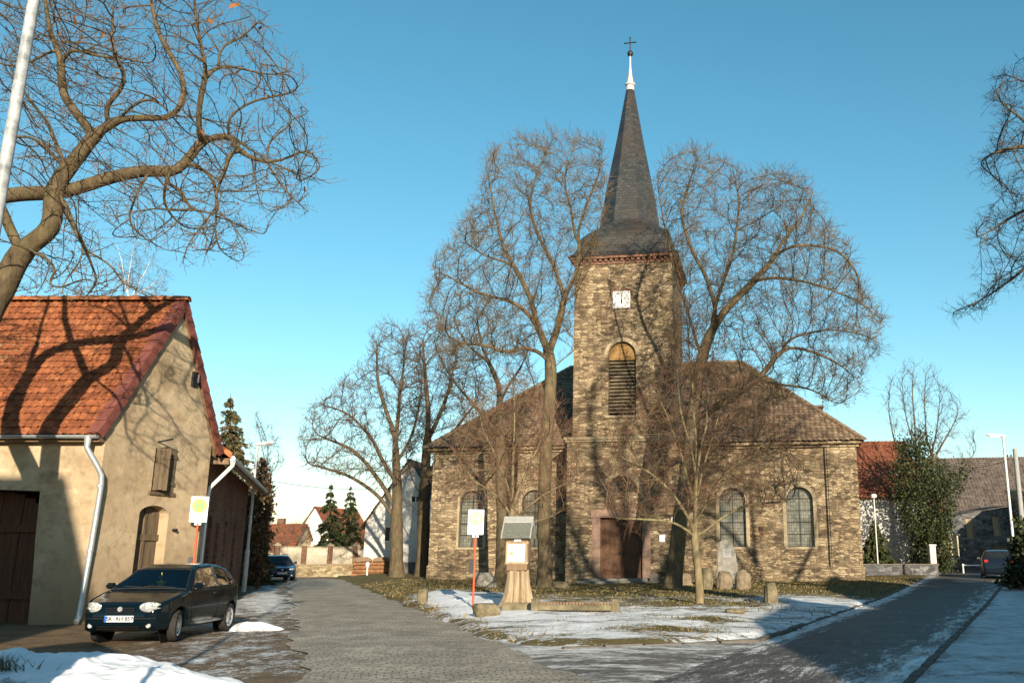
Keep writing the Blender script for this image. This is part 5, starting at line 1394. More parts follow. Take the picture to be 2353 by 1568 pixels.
# ------------------------------------------------------------------ cars
def car(name, label, loc, rz, paintm, L=3.73, W=1.6, Hh=1.42, estate=False, plate=None, detail=True, group=None):
    root = thing(name, label, 'car', loc, rz, group)       # local +x is the front
    k = L / 3.73; q = Hh / 1.42; PM = M[paintm]
    top = [(1.865, .50), (1.85, .60), (1.80, .68), (1.70, .735), (1.45, .80), (1.15, .865), (.92, .915), (.22, 1.325), (-.05, 1.395), (-.5, 1.42), (-1.0, 1.39), (-1.32, 1.32), (-1.62, 1.0), (-1.74, .86), (-1.82, .70), (-1.865, .52)]
    if estate: top = [(1.865, .50), (1.85, .62), (1.78, .70), (1.6, .76), (1.3, .82), (1.0, .87), (.78, .90), (.25, 1.33), (0, 1.40), (-.5, 1.42), (-1.2, 1.40), (-1.5, 1.35), (-1.70, .98), (-1.79, .85), (-1.84, .70), (-1.865, .52)]
    tx = np.array([p[0] for p in top][::-1]) * k; tz = np.array([p[1] for p in top][::-1]) * q
    wx = np.array([-1.865, -1.80, -1.6, -1.2, -.4, .5, 1.2, 1.55, 1.75, 1.83, 1.865]) * k
    ww = np.array([.60, .71, .775, .80, .805, .805, .79, .755, .68, .60, .50]) * W / 1.6
    bz = lambda x: (.90 - .025 * x / k) * q
    fx, rx, wr = 1.16 * k, -1.28 * k, .285
    ar = wr + .065
    xs = np.unique(np.round(np.concatenate([np.linspace(-1.865 * k, 1.865 * k, 110), [1.86 * k, 1.84 * k, -1.855 * k, -1.84 * k], fx + ar * np.cos(np.linspace(0, PI, 15)), rx + ar * np.cos(np.linspace(0, PI, 15))]), 4))
    def ztop(x): return float(np.interp(x, tx, tz))
    def ring(x, raw=False):
        w, zt = float(np.interp(x, wx, ww)), ztop(x)
        zb = .20
        if not raw:
            for c in (fx, rx):
                if abs(x - c) < ar: zb = max(zb, .285 + math.sqrt(max(0, ar * ar - (x - c) ** 2)))
            e = abs(x) / (1.865 * k)
            zb = max(zb, .22 + .12 * max(0, e - .93) / .07)
        b = min(bz(x), zt - .035)
        kk = min(1, max(0, (zt - b - .03) / (.42 * q)))
        wr_ = w * (.955 - .245 * kk)
        pts = [(0, zb), (w * .86, zb), (w * .965, zb + .035), (w * .985, .40), (w, .55), (w * .992, .55 + (b - .55) * .55), (w * .978, b - .01), (w * .962, b + .012)]
        pts += [(wr_ * .5 + w * .962 * .5 + .012, (b + zt) / 2 - .02 * kk), (wr_ + .01, zt - .075 + .035 * (1 - kk)), (wr_ * .96, zt - .035 + .018 * (1 - kk)), (wr_ * .86, zt - .012), (wr_ * .5, zt - .003), (0, zt)]
        pts = [(y, max(z, zb)) for y, z in pts]
        return pts
    def densify(pts):
        p = np.array(pts); s = np.arange(len(p)); n = 3
        return np.stack([np.interp(np.linspace(0, len(p) - 1, (len(p) - 1) * n + 1), s, p[:, j]) for j in (0, 1)], 1)
    def smooth_y(P, it=2):
        for _ in range(it): P[2:-1] = .5 * P[2:-1] + .25 * (P[1:-2] + P[3:]) if False else P[2:-1]
        return P
    rings = np.array([densify(ring(x)) for x in xs]); nr = rings.shape[1]
    def side_y(x, z):
        p = densify(ring(x, True)); a = p[6:30]
        i = np.argsort(a[:, 1]); return float(np.interp(z, a[i, 1], a[i, 0]))
    def top_z(x, y):
        p = densify(ring(x, True)); a = p[24:]
        i = np.argsort(a[:, 0]); return float(np.interp(abs(y), a[i, 0], a[i, 1]))
    if estate:
        sw_ = [[(.66, .93), (.20, 1.29), (-.28, 1.33), (-.28, .93)], [(-.36, .935), (-.36, 1.33), (-.98, 1.325), (-.98, .94)], [(-1.05, .945), (-1.05, 1.32), (-1.42, 1.28), (-1.56, .97)]]
    else:
        sw_ = [[(.68, .935), (.22, 1.265), (.05, 1.315), (-.46, 1.335), (-.46, .945)], [(-.55, .95), (-.55, 1.335), (-1.02, 1.30), (-1.22, 1.22), (-1.40, 1.06), (-1.36, .98), (-1.2, .955)]]
    sw_ = [[(x * k, z * q) for x, z in p] for p in sw_]
    ws = (.80 * k, .30 * k); xw0, xw1 = ws
    if not estate: ws = (.86 * k, .27 * k); xw0, xw1 = ws
    else: ws = (.74 * k, .30 * k); xw0, xw1 = ws
    def whalf(x): return side_y(x, ztop(x) - .05) * (.90 if x < .6 * k else .93)
    vs, fs = [], []
    for x, rg in zip(xs, rings):
        for y, z in rg: vs.append((x, y, z))
        for y, z in rg[1:-1][::-1]: vs.append((x, -y, z))
    per = 2 * nr - 2
    V = np.array(vs)
    F = []
    for i in range(len(xs) - 1):
        for j in range(per):
            f = (i * per + j, i * per + (j + 1) % per, (i + 1) * per + (j + 1) % per, (i + 1) * per + j)
            c = V[list(f)].mean(0)
            if detail:
                if ws[1] < c[0] < ws[0] and abs(c[1]) < whalf(c[0]) - .01 and c[2] > ztop(c[0]) - .09: continue
                hit = False
                for p in sw_:
                    if abs(c[1]) > .4 and c[2] > .9 * q and inside(p, np.array([c[0]]), np.array([c[2]]))[0]: hit = True
                if hit: continue
            F.append(f)
    F += [tuple(range(per))[::-1], tuple((len(xs) - 1) * per + j for j in range(per))]
    b = MB().add(V, F); body = b.build('body', PM, root, True)
    # glass
    def patch(name, P, m, par, thick=False):
        P = np.array(P); n, mm = P.shape[:2]
        return mesh_obj(name, P.reshape(-1, 3), grid_faces(n, mm), m, par, True)
    GL = M['car_glass'] if detail else M['window_dark']
    P = [[(x, y, top_z(x, y) + .006) for y in np.linspace(-whalf(x), whalf(x), 13)] for x in np.linspace(ws[0], ws[1], 9)]
    wsn = patch('windscreen', P, GL, root)
    e = [P[i][0] for i in range(9)] + P[8][1:] + [P[i][-1] for i in range(7, -1, -1)] + P[0][-2:0:-1]
    MB().tube([Vector(p) for p in e] + [Vector(e[0])], .014, 5).build('window_seal', M['black_plastic'], wsn)
    for sg in (1, -1):
        for p in sw_:
            o = []
            for a, c in zip(p, p[1:] + p[:1]): o += [(a[0] + (c[0] - a[0]) * t_ / 4, a[1] + (c[1] - a[1]) * t_ / 4) for t_ in range(4)]
            c0 = (sum(a for a, _ in o) / len(o), sum(c for _, c in o) / len(o))
            rp = [[(x, sg * (side_y(x, z) + .004), z) for x, z in [(c0[0] + (a - c0[0]) * f, c0[1] + (c - c0[1]) * f) for a, c in o + o[:1]]] for f in (1, .66, .33, 0.02)]
            g = patch('side_window', rp, GL, root)
            if detail: MB().tube([Vector(v) for v in rp[0]], .013, 5).build('window_seal', M['black_plastic'], g)
    xr0, xr1 = (-1.33 * k, -1.60 * k) if not estate else (-1.52 * k, -1.68 * k)
    patch('rear_window', [[(x - .006, y, top_z(x, y) + .008) for y in np.linspace(-.55, .55, 7)] for x in np.linspace(xr0, xr1, 5)], M['window_dark'], root)
    # wheels
    def wheel(x, y, steer=0):
        wh = thing('wheel', None, None, (x, y, wr)); wh.parent = root; wh.rotation_euler = (0, 0, steer); del_ = 1
        pr = [(.20, -.075), (.255, -.08), (.28, -.065), (wr, -.045), (wr, .045), (.28, .065), (.255, .08), (.20, .075)]
        n = 28
        def lat(pr): return MB().add([(r_ * math.cos(2 * PI * a / n), yy, r_ * math.sin(2 * PI * a / n)) for r_, yy in pr for a in range(n)], [(i * n + a, i * n + (a + 1) % n, (i + 1) * n + (a + 1) % n, (i + 1) * n + a) for i in range(len(pr) - 1) for a in range(n)])
        lat(pr).build('tyre', M['tyre_rubber'], wh, True)
        sg = 1 if y > 0 else -1
        rim = lat([(.205, .06 * sg), (.19, .072 * sg), (.17, .05 * sg), (.12, .045 * sg), (.075, .07 * sg), (.05, .075 * sg), (.001, .072 * sg)])
        for a in range(8):
            c, s_ = math.cos(2 * PI * a / 8), math.sin(2 * PI * a / 8)
            pass
        rim.build('rim', M['rim_silver'], wh, True)
        hb = MB()
        for a in range(8):
            c, s_ = math.cos(2 * PI * (a + .5) / 8), math.sin(2 * PI * (a + .5) / 8)
            hb.tube([(c * .143, sg * .047, s_ * .143), (c * .143, sg * .053, s_ * .143)], .021, 7)
        hb.build('vent_hole', M['dark_void'], wh)
        lat([(.001, -.03 * sg), (.2, -.03 * sg)]).build('wheel_back', M['dark_void'], wh)
    for x in (fx, rx):
        for y in (W / 2 - .10, -W / 2 + .10): wheel(x, y, R(12) if x > 0 and detail else 0)
    MB().box(-1.55 * k, 1.5 * k, -W * .36, W * .36, .30, .42).build('underbody', M['dark_void'], root)
    for x in (fx, rx):
        n = 16
        for sg in (1, -1):
            kk = MB(); ys_ = (sg * (W / 2 - .22), sg * (W / 2 - .24))
            kk.prism([(x + (ar + .01) * math.cos(2 * PI * a / n), .285 + (ar + .01) * math.sin(2 * PI * a / n)) for a in range(n)], lambda a, c: (a, ys_[0], c), lambda a, c: (a, ys_[1], c))
            kk.build('wheel_well', M['dark_void'], root)
    # front
    xf = lambda y, z: max([x for x in xs[::-1] if side_y(x, z) > abs(y)] or [1.7 * k])
    for sg in (1, -1):
        hl = MB(); n = 18; yc, zc = sg * .515 * W / 1.6, .655 * q
        ringp = []
        for f in (0, .5, .85, 1.0):
            row = []
            for a in range(n):
                yy = yc + f * (.175 if not estate else .17) * math.cos(2 * PI * a / n) * 1.0; zz = zc + f * (.088 if not estate else .06) * math.sin(2 * PI * a / n) * (1.0)
                row.append((xf(yy, min(zz, ztop(1.7 * k))) + .022 - .02 * f ** 4, yy, zz))
            ringp.append(row)
        vs_ = [p for r_ in ringp for p in r_]
        hl.add(vs_, [(i * n + a, i * n + (a + 1) % n, (i + 1) * n + (a + 1) % n, (i + 1) * n + a) for i in range(3) for a in range(n)]).build('headlight', M['headlight_glass'], root, True)
        fg = MB(); yy = sg * .52
        fg.lathe([(.045, 0), (.04, .012), (.001, .016)], 12)
        o = fg.build('fog_light', M['headlight_glass'], root, True); o.location = (xf(yy, .32) - .005, yy, .33); o.rotation_euler = (0, PI / 2, 0)
        # mirrors
        my = sg * (W / 2 + .05)
        mm = MB().box(.56 * k, .68 * k, my - .09, my + .09, .93 * q, 1.05 * q); mo = mm.build('mirror', PM, root, True, bevel=.03)
        MB().box(.552 * k, .56 * k, my - .075, my + .075, .945 * q, 1.035 * q).build('mirror_glass', M['headlight_glass'], mo)
        # door seam, handle, rubbing strip
        s_ = MB()
        seam = [(.72, .92), (.74, .6), (.66, .32), (-.35, .30), (-.50, .42), (-.51, .92)]
        s_.tube([(x * k, sg * (side_y(x * k, z * q) + .001), z * q) for a, c in zip(seam, seam[1:]) for x, z in [(a[0] + (c[0] - a[0]) * t_ / 5, a[1] + (c[1] - a[1]) * t_ / 5) for t_ in range(5)]], .0055, 4)
        s_.build('door_seam', M['dark_void'], root)
        s_ = MB(); s_.tube([(x * k, sg * (side_y(x * k, .56 * q) + .004), .56 * q) for x in np.linspace(.72, -.85, 12)], .014, 5); s_.build('rubbing_strip', M['black_plastic'], root)
        hx = -.36 * k; MB().box(hx - .09, hx + .09, sg * (side_y(hx, .82 * q)) - .012, sg * (side_y(hx, .82 * q)) + .022, .81 * q, .845 * q).build('door_handle', M['black_plastic'], root, bevel=.006)
        tl = MB(); yy = sg * .60
        tl.box(-1.80 * k, -1.70 * k, yy - .09, yy + .09, .66 * q, .92 * q); tl.build('tail_light', M['red_lens'], root, bevel=.02)
    gr = MB(); gz_ = .635 * q
    for z in (gz_, gz_ - .035, gz_ - .07):
        gr.tube([(xf(y, z) + .004, y, z) for y in np.linspace(-.26, .26, 9)], .011, 5)
    gr.build('grille', M['black_plastic'], root)
    o = MB().lathe([(.045, -.006), (.045, .006)], 14).build('badge', M['rim_silver'], root); o.location = (xf(0, gz_) + .012, 0, gz_ - .015); o.rotation_euler = (0, PI / 2, 0)
    zs = .40
    bm = MB().tube([(xf(y, .46) + .006, y, .455) for y in np.linspace(-.62, .62, 15)], .016, 5).build('bumper_strip', M['black_plastic'], root)
    ai = MB()
    for z in (.27, .31): ai.tube([(xf(y, .3) + .002, y, z) for y in np.linspace(-.38, .38, 9)], .016, 5)
    ai.build('air_intake', M['dark_void'], root)
    xp = xf(0, .47) + .02
    pl = MB().box(xp - .02, xp, -.26, .26, .395, .505).build('number_plate', M['plate_white'], root, bevel=.004)
    if plate:
        MB().box(xp + .001, xp + .003, -.258, -.215, .398, .502).build('plate_band', M['plate_blue'], pl)
        text_part('plate_lettering', plate, .100, M['black_iron'], pl, (xp + .004, .02, .449), (PI / 2, 0, PI / 2), .001, .002)
        st_ = MB().lathe([(.011, 0), (.011, .002)], 8).build('plate_seal', M['black_iron'], pl); st_.location = (xp + .001, -.075, .449); st_.rotation_euler = (0, PI / 2, 0)
    wp = MB()
    for y0_, y1_ in ((.55, -.02), (-.02, -.5)): wp.tube([(ws[0] + .03 - .05 * t_, y0_ + (y1_ - y0_) * t_, top_z(ws[0] - .05 * t_, y0_ + (y1_ - y0_) * t_) + .02) for t_ in (0, .33, .66, 1)], .01, 5)
    wp.build('wiper', M['black_plastic'], root)
    if detail:
        MB().box(.55 * k, .95 * k, -.62, .62, .70, .90).build('dashboard', M['black_plastic'], root, bevel=.03)
        MB().box(-1.5 * k, .6 * k, -.62, .62, .42, .5).build('cabin_floor', M['dark_void'], root)
        for y in (.36, -.36):
            s_ = MB().box(-.55, -.08, y - .23, y + .23, .45, .62).box(-.12, .12, y - .22, y + .22, 0, .58, Matrix.Translation((-.52, 0, .55)) @ Matrix.Rotation(R(-16), 4, 'Y') @ Matrix.Scale(.6, 4, (1, 0, 0)))
            s_.box(-.06, .05, y - .12, y + .12, .63, .80, Matrix.Translation((-.54, 0, .55)) @ Matrix.Rotation(R(-14), 4, 'Y'))
            s_.build('seat', M['seat_cloth'], root, True, bevel=.03)
        MB().box(-1.35, -.95, -.55, .55, .45, .62).box(-1.40, -1.24, -.56, .56, .6, 1.02).build('rear_bench', M['seat_cloth'], root, True, bevel=.03)
        n = 20; MB().tube([(.30 + .04 * math.sin(2 * PI * a / n), .36 + .18 * math.cos(2 * PI * a / n), .86 + .17 * math.sin(2 * PI * a / n)) for a in range(n + 1)], .014, 6).build('steering_wheel', M['black_plastic'], root)
    if estate:
        for y in (.5, -.5): MB().tube([(.1, y, 1.40 * q), (.05, y, 1.47 * q), (-1.2 * k, y, 1.465 * q), (-1.3 * k, y, 1.38 * q)], .014, 5).build('roof_rail', M['black_plastic'], root)
    return root
c_ = (-8.72, 17.72)
near = car('parked_car', 'dark green three-door hatchback parked beside the farmhouse gable, front towards the viewer', (c_[0], c_[1], .0), R(-88), 'paint_dark_green', plate='SK  RH 857')
near.scale = (.94, .94, .94)
car('parked_car', 'dark blue estate car with a roof rack parked at the far end of the lane', (-20.45, 54.2, .0), R(-62), 'paint_navy', 4.3, 1.68, 1.46, True, detail=False, plate=None)
rc = at(2318, 1322, 45.5)
car('parked_car', 'dark saloon-like hatchback seen from behind in the shade of the side street hedge', (rc.x + .3, 47.5, float(G(rc.x, 47.5))), R(70), 'paint_dusk_blue', 4.1, 1.68, 1.43, True, detail=False)
# the paper star that hangs in the hatchback's windscreen
st = MB(); Rm = Matrix.Rotation(near.rotation_euler.z, 4, 'Z')
sp = [(.11 * (1 if i % 2 == 0 else .42) * math.sin(PI * i / 5), .11 * (1 if i % 2 == 0 else .42) * math.cos(PI * i / 5)) for i in range(10)]
n = 10
st.add([(0, a, b) for a, b in sp] + [(.028, 0, 0), (-.028, 0, 0)], [(i, (i + 1) % n, n) for i in range(n)] + [((i + 1) % n, i, n + 1) for i in range(n)])
st.tube([(0, 0, .08), (0, 0, .2)], .004, 4)
o = st.build('hanging_star', M['star_yellow'])
o.location = Vector((c_[0], c_[1], .97)) + Rm @ Vector((.42, .02, 0)); o.rotation_euler = near.rotation_euler
tag(o, 'small yellow paper star hanging inside the windscreen of the dark green car', 'star ornament')

# ------------------------------------------------------------------ bus stop signs
def bus_sign(label, x, y, z, hh, rot, face, edge, box_z, note):
    root = thing('bus_stop_sign', label, 'sign', (x, y, z), rot)
    MB().tube([(0, 0, -.1), (0, 0, hh - .55)], .028, 10).build('pole', M['orange_paint'], root, True)
    pw, ph = .42, .66
    MB().box(-.08, .08, -.02, .02, hh - ph - .07, hh - ph + .02).build('bracket', M['sign_white'], root)
    pt = MB().box(-pw / 2, pw / 2, -.045, -.02, hh - ph, hh).build('sign_plate', M['sign_white'], root, bevel=.008)
    zc = hh - .235; n = 32
    def disc(r0, r1, yy, name, m):
        k = MB()
        if r0 == 0: k.add([(r1 * math.cos(2 * PI * a / n), yy, zc + r1 * math.sin(2 * PI * a / n)) for a in range(n)], [tuple(range(n))])
        else: k.add([(r * math.cos(2 * PI * a / n), yy, zc + r * math.sin(2 * PI * a / n)) for r in (r0, r1) for a in range(n)], [(a, (a + 1) % n, n + (a + 1) % n, n + a) for a in range(n)])
        k.build(name, m, pt)
    disc(0, .185, -.049, 'yellow_disc', face); disc(.165, .185, -.052, 'green_ring', edge)
    k = MB()
    for x0, x1, z0, z1 in ((-.10, -.045, -.115, .115), (.045, .10, -.115, .115), (-.045, .045, -.03, .03)): k.box(x0, x1, -.056, -.052, zc + z0, zc + z1)
    k.build('letter_h', edge, pt)
    MB().box(-.15, .15, -.049, -.0455, hh - ph + .06, hh - ph + .15).build('name_strip', M['sign_pink'], pt) if note else None
    MB().box(-.14, -.02, -.06, .02, box_z - .18, box_z + .18).build('timetable_box', M['black_plastic'], root)
b0 = at(461, 1140, 23.8)
bus_sign('bus stop sign with a bright yellow disc and green H standing by the farmhouse gable', b0.x, 23.8, 0, b0.z, R(18), M['sign_yellow'], M['sign_green'], 1.25, True)
b0 = at(1097, 1170, 24.5); bb = at(1090, 1397, 24.5)
bus_sign('sun bleached bus stop sign on an orange pole standing in the lawn snow', b0.x - .03, 24.5, hz(b0.x, 24.5), b0.z - hz(b0.x, 24.5), R(4), M['faded_yellow'], M['faded_green'], 1.05, True)

# ------------------------------------------------------------------ notice case on a tree stump
nx, ny = at(1188, 1395, 23.2).x, 23.2
nz_ = hz(nx, ny)
kiosk = thing('notice_case', 'small roofed wooden notice case standing on a carved tree stump', 'notice case', (nx, ny, nz_ - .02), R(-3))
kiosk.scale = (.77, .8, .86)
k = MB(); n = 40; prf = [(.0, .60), (.10, .52), (.28, .43), (.55, .37), (.85, .34), (1.05, .335)]
vs = []
for z, r_ in prf:
    for a in range(n):
        q = 2 * PI * a / n; lob = 1 + (.15 * math.cos(5 * q + .5) + .09 * math.cos(9 * q + 1)) * (1 - .5 * z) + (-.42 if abs(((q - 1.53 * PI) / PI)) < .07 else 0)
        vs.append((r_ * lob * math.cos(q), .85 * r_ * lob * math.sin(q), z))
k.add(vs, [(i * n + a, i * n + (a + 1) % n, (i + 1) * n + (a + 1) % n, (i + 1) * n + a) for i in range(len(prf) - 1) for a in range(n)] + [tuple((len(prf) - 1) * n + a for a in range(n))])
k.build('stump', M['stump_wood'], kiosk, True)
MB().box(-.33, .33, -.28, .28, 1.04, 1.22).build('stump_collar', M['brown_wood'], kiosk, bevel=.01)
cs = MB().box(-.36, .36, -.27, .26, 1.22, 1.92).build('case', M['brown_wood'], kiosk)
k = MB()
for x0, x1, z0, z1 in ((-.37, .37, 1.215, 1.27), (-.37, .37, 1.79, 1.84), (-.37, -.315, 1.27, 1.79), (.26, .315, 1.27, 1.79)): k.box(x0, x1, -.31, -.272, z0, z1)
k.build('case_frame', M['stump_wood'], cs)
MB().box(-.31, .26, -.278, -.273, 1.28, 1.785).build('notice_sheet', M['paper_white'], cs)
MB().add([(-.27, -.281, 1.50), (-.22, -.281, 1.47), (-.14, -.281, 1.49), (-.10, -.281, 1.53), (-.17, -.281, 1.57), (-.24, -.281, 1.555)], [tuple(range(6))]).build('notice_print', M['paper_print'], cs)
MB().add([(.0, -.2812, 1.58), (.1, -.2812, 1.60), (.2, -.2812, 1.66), (.19, -.2812, 1.68), (.08, -.2812, 1.63), (.0, -.2812, 1.60)], [tuple(range(6))]).build('notice_print', M['paper_print'], cs)
MB().box(-.10, .12, -.33, -.31, 1.86, 1.92).build('light_strip', M['sign_white'], cs)
MB().box(-.45, .43, -.36, -.30, 1.925, 1.97).build('eave_board', M['felt_edge'], kiosk)
k = MB(); e0, e1, rz_ = -.50, .46, 2.52
k.prism([(-.48, 1.95), (.02, rz_), (.48, 1.95), (.48, 1.99), (.02, rz_ + .04), (-.48, 1.99)], lambda a, b: (e0, a, b), lambda a, b: (e1, a, b))
k.build('roof', M['felt_grey'], kiosk)
k = MB(); 
k.prism([(-.12, rz_ - .125), (.02, rz_ + .045), (.16, rz_ - .125), (.16, rz_ - .085), (.02, rz_ + .07), (-.12, rz_ - .085)], lambda a, b: (e0 - .005, a, b), lambda a, b: (e1 + .005, a, b))
k.build('ridge_strip', M['felt_edge'], kiosk)
for x0 in (e0 - .012, e1 - .03): MB().prism([(-.50, 1.945), (.02, rz_ - .01), (.50, 1.945), (.50, 2.005), (.02, rz_ + .06), (-.50, 2.005)], lambda a, b: (x0, a, b), lambda a, b: (x0 + .04, a, b)).build('verge_board', M['felt_edge'], kiosk)
k = MB().prism([(-.34, 1.92), (.34, 1.92), (.02, rz_ - .1)], lambda a, b: (-.34, a, b), lambda a, b: (.34, a, b)); k.build('gable_board', M['brown_wood'], kiosk)

# ------------------------------------------------------------------ stones and low furniture
def stone(name, label, px, py, Y0, sx, sy, sz, m, seed, cat='boulder', rot=0, group=None, up=0.0, flat=.0):
    import bmesh
    p = at(px, py, Y0); me = bpy.data.meshes.new(name); b = bmesh.new(); bmesh.ops.create_icosphere(b, subdivisions=4, radius=1)
    for v in b.verts:
        c = v.co.copy()
        a = Vector((math.copysign(abs(c.x) ** .65, c.x), math.copysign(abs(c.y) ** .65, c.y), math.copysign(abs(c.z) ** (.65 - flat), c.z)))
        nn = noise.noise(c * 1.3 + Vector((seed * 7.1, 0, 0))) * .22 + noise.noise(c * 3.5 + Vector((0, seed * 3.3, 0))) * .09
        v.co = Vector((a.x * sx, a.y * sy, a.z * sz)) * (1 + nn)
    b.to_mesh(me); b.free(); me.polygons.foreach_set('use_smooth', [True] * len(me.polygons)); me.materials.append(M[m])
    o = bpy.data.objects.new(name, me); COL.objects.link(o)
    o.location = (p.x, Y0, hz(p.x, Y0) + sz * .72 + up); o.rotation_euler = (0, 0, rot)
    return tag(o, label, cat, group)
stone('marker_stone', 'squared mossy marker stone standing alone on the lawn', 1772, 1385, 25.6, .17, .14, .30, 'fieldstone', 1, 'stone', .1, flat=.3)
stone('marker_stone', 'small leaning stone on the snowy bank of the lane', 970, 1378, 27.5, .16, .12, .24, 'fieldstone', 2, 'stone', -.3, flat=.1)
stone('boulder', 'mossy angular boulder at the foot of the orange sign pole', 1116, 1432, 21.3, .30, .22, .16, 'fieldstone', 3, rot=.3)
stone('boulder', 'flat stone slab half sunk in the snow of the lawn', 1690, 1420, 21.5, .25, .2, .06, 'fieldstone', 4, rot=.1)
stone('boulder', 'pale narrow boulder leaning behind the young linden', 1622, 1338, 35.2, .26, .22, .46, 'fieldstone', 5, rot=.2)
stone('boulder', 'reddish rounded boulder, middle of the three under the memorial stele', 1664, 1338, 35.2, .29, .23, .38, 'brown_stone', 6)
stone('boulder', 'brown rounded boulder beside the dry bush', 1706, 1338, 35.0, .28, .24, .40, 'brown_stone', 7, rot=.4)
sp_ = at(1672, 1335, 37.0)
stele = thing('memorial_stele', 'rough grey memorial stele with a small plaque under the nave window', 'memorial', (sp_.x, 37.0, hz(sp_.x, 37.0) - .05), R(-4))
k = MB().prism([(-.46, 0), (.46, 0), (.40, .7), (.34, 1.35), (.22, 1.78), (.0, 1.93), (-.34, 1.82), (-.42, 1.2)], lambda a, b: (a, -.16, b), lambda a, b: (a * .9, .18, b * .98)); k.build('stone_body', M['grey_stone'], stele, True, bevel=.04)
MB().box(-.2, .16, -.19, -.155, 1.18, 1.55).build('plaque', M['felt_edge'], stele, bevel=.01)
p = at(1110, 1338, 35.5)
blk = MB().box(-.28, .28, -.25, .25, -.1, .52).add([(.28, -.25, .52), (.28, .25, .52), (.62, -.25, -.1), (.62, .25, -.1), (.28, -.25, -.1), (.28, .25, -.1)], [(0, 1, 3, 2), (0, 2, 4), (1, 5, 3)]).build('concrete_block', M['grey_stone'], None, bevel=.02)
blk.location = (p.x, 35.5, hz(p.x, 35.5)); tag(blk, 'pale grey concrete block beside the orange sign pole at the church foot', 'block')
p = at(1268, 1338, 36.5)
sl4 = MB().box(-.75, .75, -.25, .25, -.1, .22).box(-.9, -.55, -.3, .2, .22, .3).build('stone_slab', M['fieldstone'], None, bevel=.03)
sl4.location = (p.x, 36.3, hz(p.x, 36.3)); tag(sl4, 'long low mossy stone slab lying at the foot of the tall linden', 'slab')
# low barrier: two stone posts with a slatted plank between
pa, pb = at(1229, 1410, 21.9), at(1415, 1415, 21.7)
bar = thing('low_barrier', 'low mossy barrier of two stone posts with a slatted plank beside the notice case', 'barrier', (pa.x, 21.9, hz(pa.x, 21.9)), math.atan2(-.2, pb.x - pa.x))
Lb = pb.x - pa.x
for x in (0, Lb): MB().box(x - .09, x + .09, -.08, .08, -.1, .28).build('post', M['fieldstone'], bar, bevel=.015)
MB().box(.09, Lb - .09, -.05, .05, .02, .14).build('plank', M['fieldstone'], bar, bevel=.01)
k = MB()
for i in range(22): k.box(.12 + i * (Lb - .25) / 22, .12 + i * (Lb - .25) / 22 + .05, .10, .14, -.05, .2)
k.build('slats', M['brown_wood'], bar)
p = at(1155, 1418, 22.4)
kb = MB().box(-.55, .55, -.12, .14, -.1, .16).build('edge_stone', M['fieldstone'], None, bevel=.02); kb.location = (at(1205, 1410, 22.5).x, 22.5, hz(at(1205, 1410, 22.5).x, 22.5)); tag(kb, 'mossy edging stone lying in front of the carved stump', 'stone')
p = at(843, 1318, 57); 
bo = thing('marker_post', 'small white post with a rounded head at the grass edge by the lane end', 'post', (p.x, 57, .1))
MB().tube([(0, 0, -.1), (0, 0, .62)], .045, 8).build('shaft', M['white_paint'], bo); MB().lathe([(.05, .6), (.11, .68), (.12, .8), (.09, .9), (.02, .94)], 10).build('head', M['white_paint'], bo, True)
# headstones against the church
def headstone(label, px, Y0, w, h, m, rot=0):
    p = at(px, 1335, Y0); r_ = thing('headstone', label, 'headstone', (p.x, Y0, hz(p.x, Y0) - .05), rot)
    k = MB().prism(arch(0, w, 0, h, 8), lambda a, b: (a, -.08, b), lambda a, b: (a, .08, b)); k.build('slab', M[m], r_, bevel=.012)
    MB().box(-w * .6, w * .6, -.16, .16, 0, .12).build('foot', M[m], r_, bevel=.01)
headstone('small dark headstone against the church beside the portal', 1503, 40.8, .4, .45, 'kerb_stone')
headstone('small weathered headstone just behind the leaning linden trunk', 1575, 39, .5, .55, 'brown_stone')

# ------------------------------------------------------------------ lamps, posts, cables
def street_lamp(label, x, y, z, hh, rot, w=.06, m='lamp_grey', group=None):
    r_ = thing('street_lamp', label, 'street lamp', (x, y, z), rot, group)
    MB().tube([(0, 0, -.1), (0, 0, 1.7), (0, 0, 1.72), (0, 0, hh)], [w * 1.25, w * 1.25, w * .85, w * .7], 12).build('post', M[m], r_, True)
    k = MB(); n = 12; pts = [(-.12, .05, .05), (-.02, .10, .07), (.2, .135, .085), (.5, .13, .08), (.68, .09, .055), (.74, .02, .02)]
    vs = []
    for xx, a, b in pts: vs += [(xx, a * math.cos(2 * PI * j / n), hh + .03 + xx * .12 + b * (math.sin(2 * PI * j / n) * (1 if math.sin(2 * PI * j / n) > 0 else .8))) for j in range(n)]
    k.add(vs, [(i * n + j, i * n + (j + 1) % n, (i + 1) * n + (j + 1) % n, (i + 1) * n + j) for i in range(len(pts) - 1) for j in range(n)] + [tuple(range(n))[::-1]])
    k.build('lamp_head', M['lamp_white'], r_, True)
    MB().box(.15, .6, -.08, .08, hh - .02, hh + .02).build('lens', M['galvanised'], r_)
p, tp = at(560, 1357, 38.6), at(600, 1022, 38.6)
street_lamp('slim grey street lamp beside the brick annexe with a thicker lower post', p.x, 38.6, 0, tp.z, R(0), .07)
p, tp = at(2323, 1225, 41), at(2302, 1003, 41)
street_lamp('tall grey street lamp over the side street with its head turned to the church', p.x + .05, 41, float(G(p.x, 41)), tp.z - float(G(p.x, 41)), R(172), .075)
street_lamp('pale steel lamp post close to the camera at the edge of the picture', -3.93, 5.25, 0, 7.2, R(20), .046, 'shadow_mottled_zinc')
r_ = at(2017, 1300, 50); tp = at(2014, 1140, 50)
gl_ = thing('garden_lamp', 'thin garden lamp with a white drum head before the white house', 'lamp', (r_.x, 50, .3))
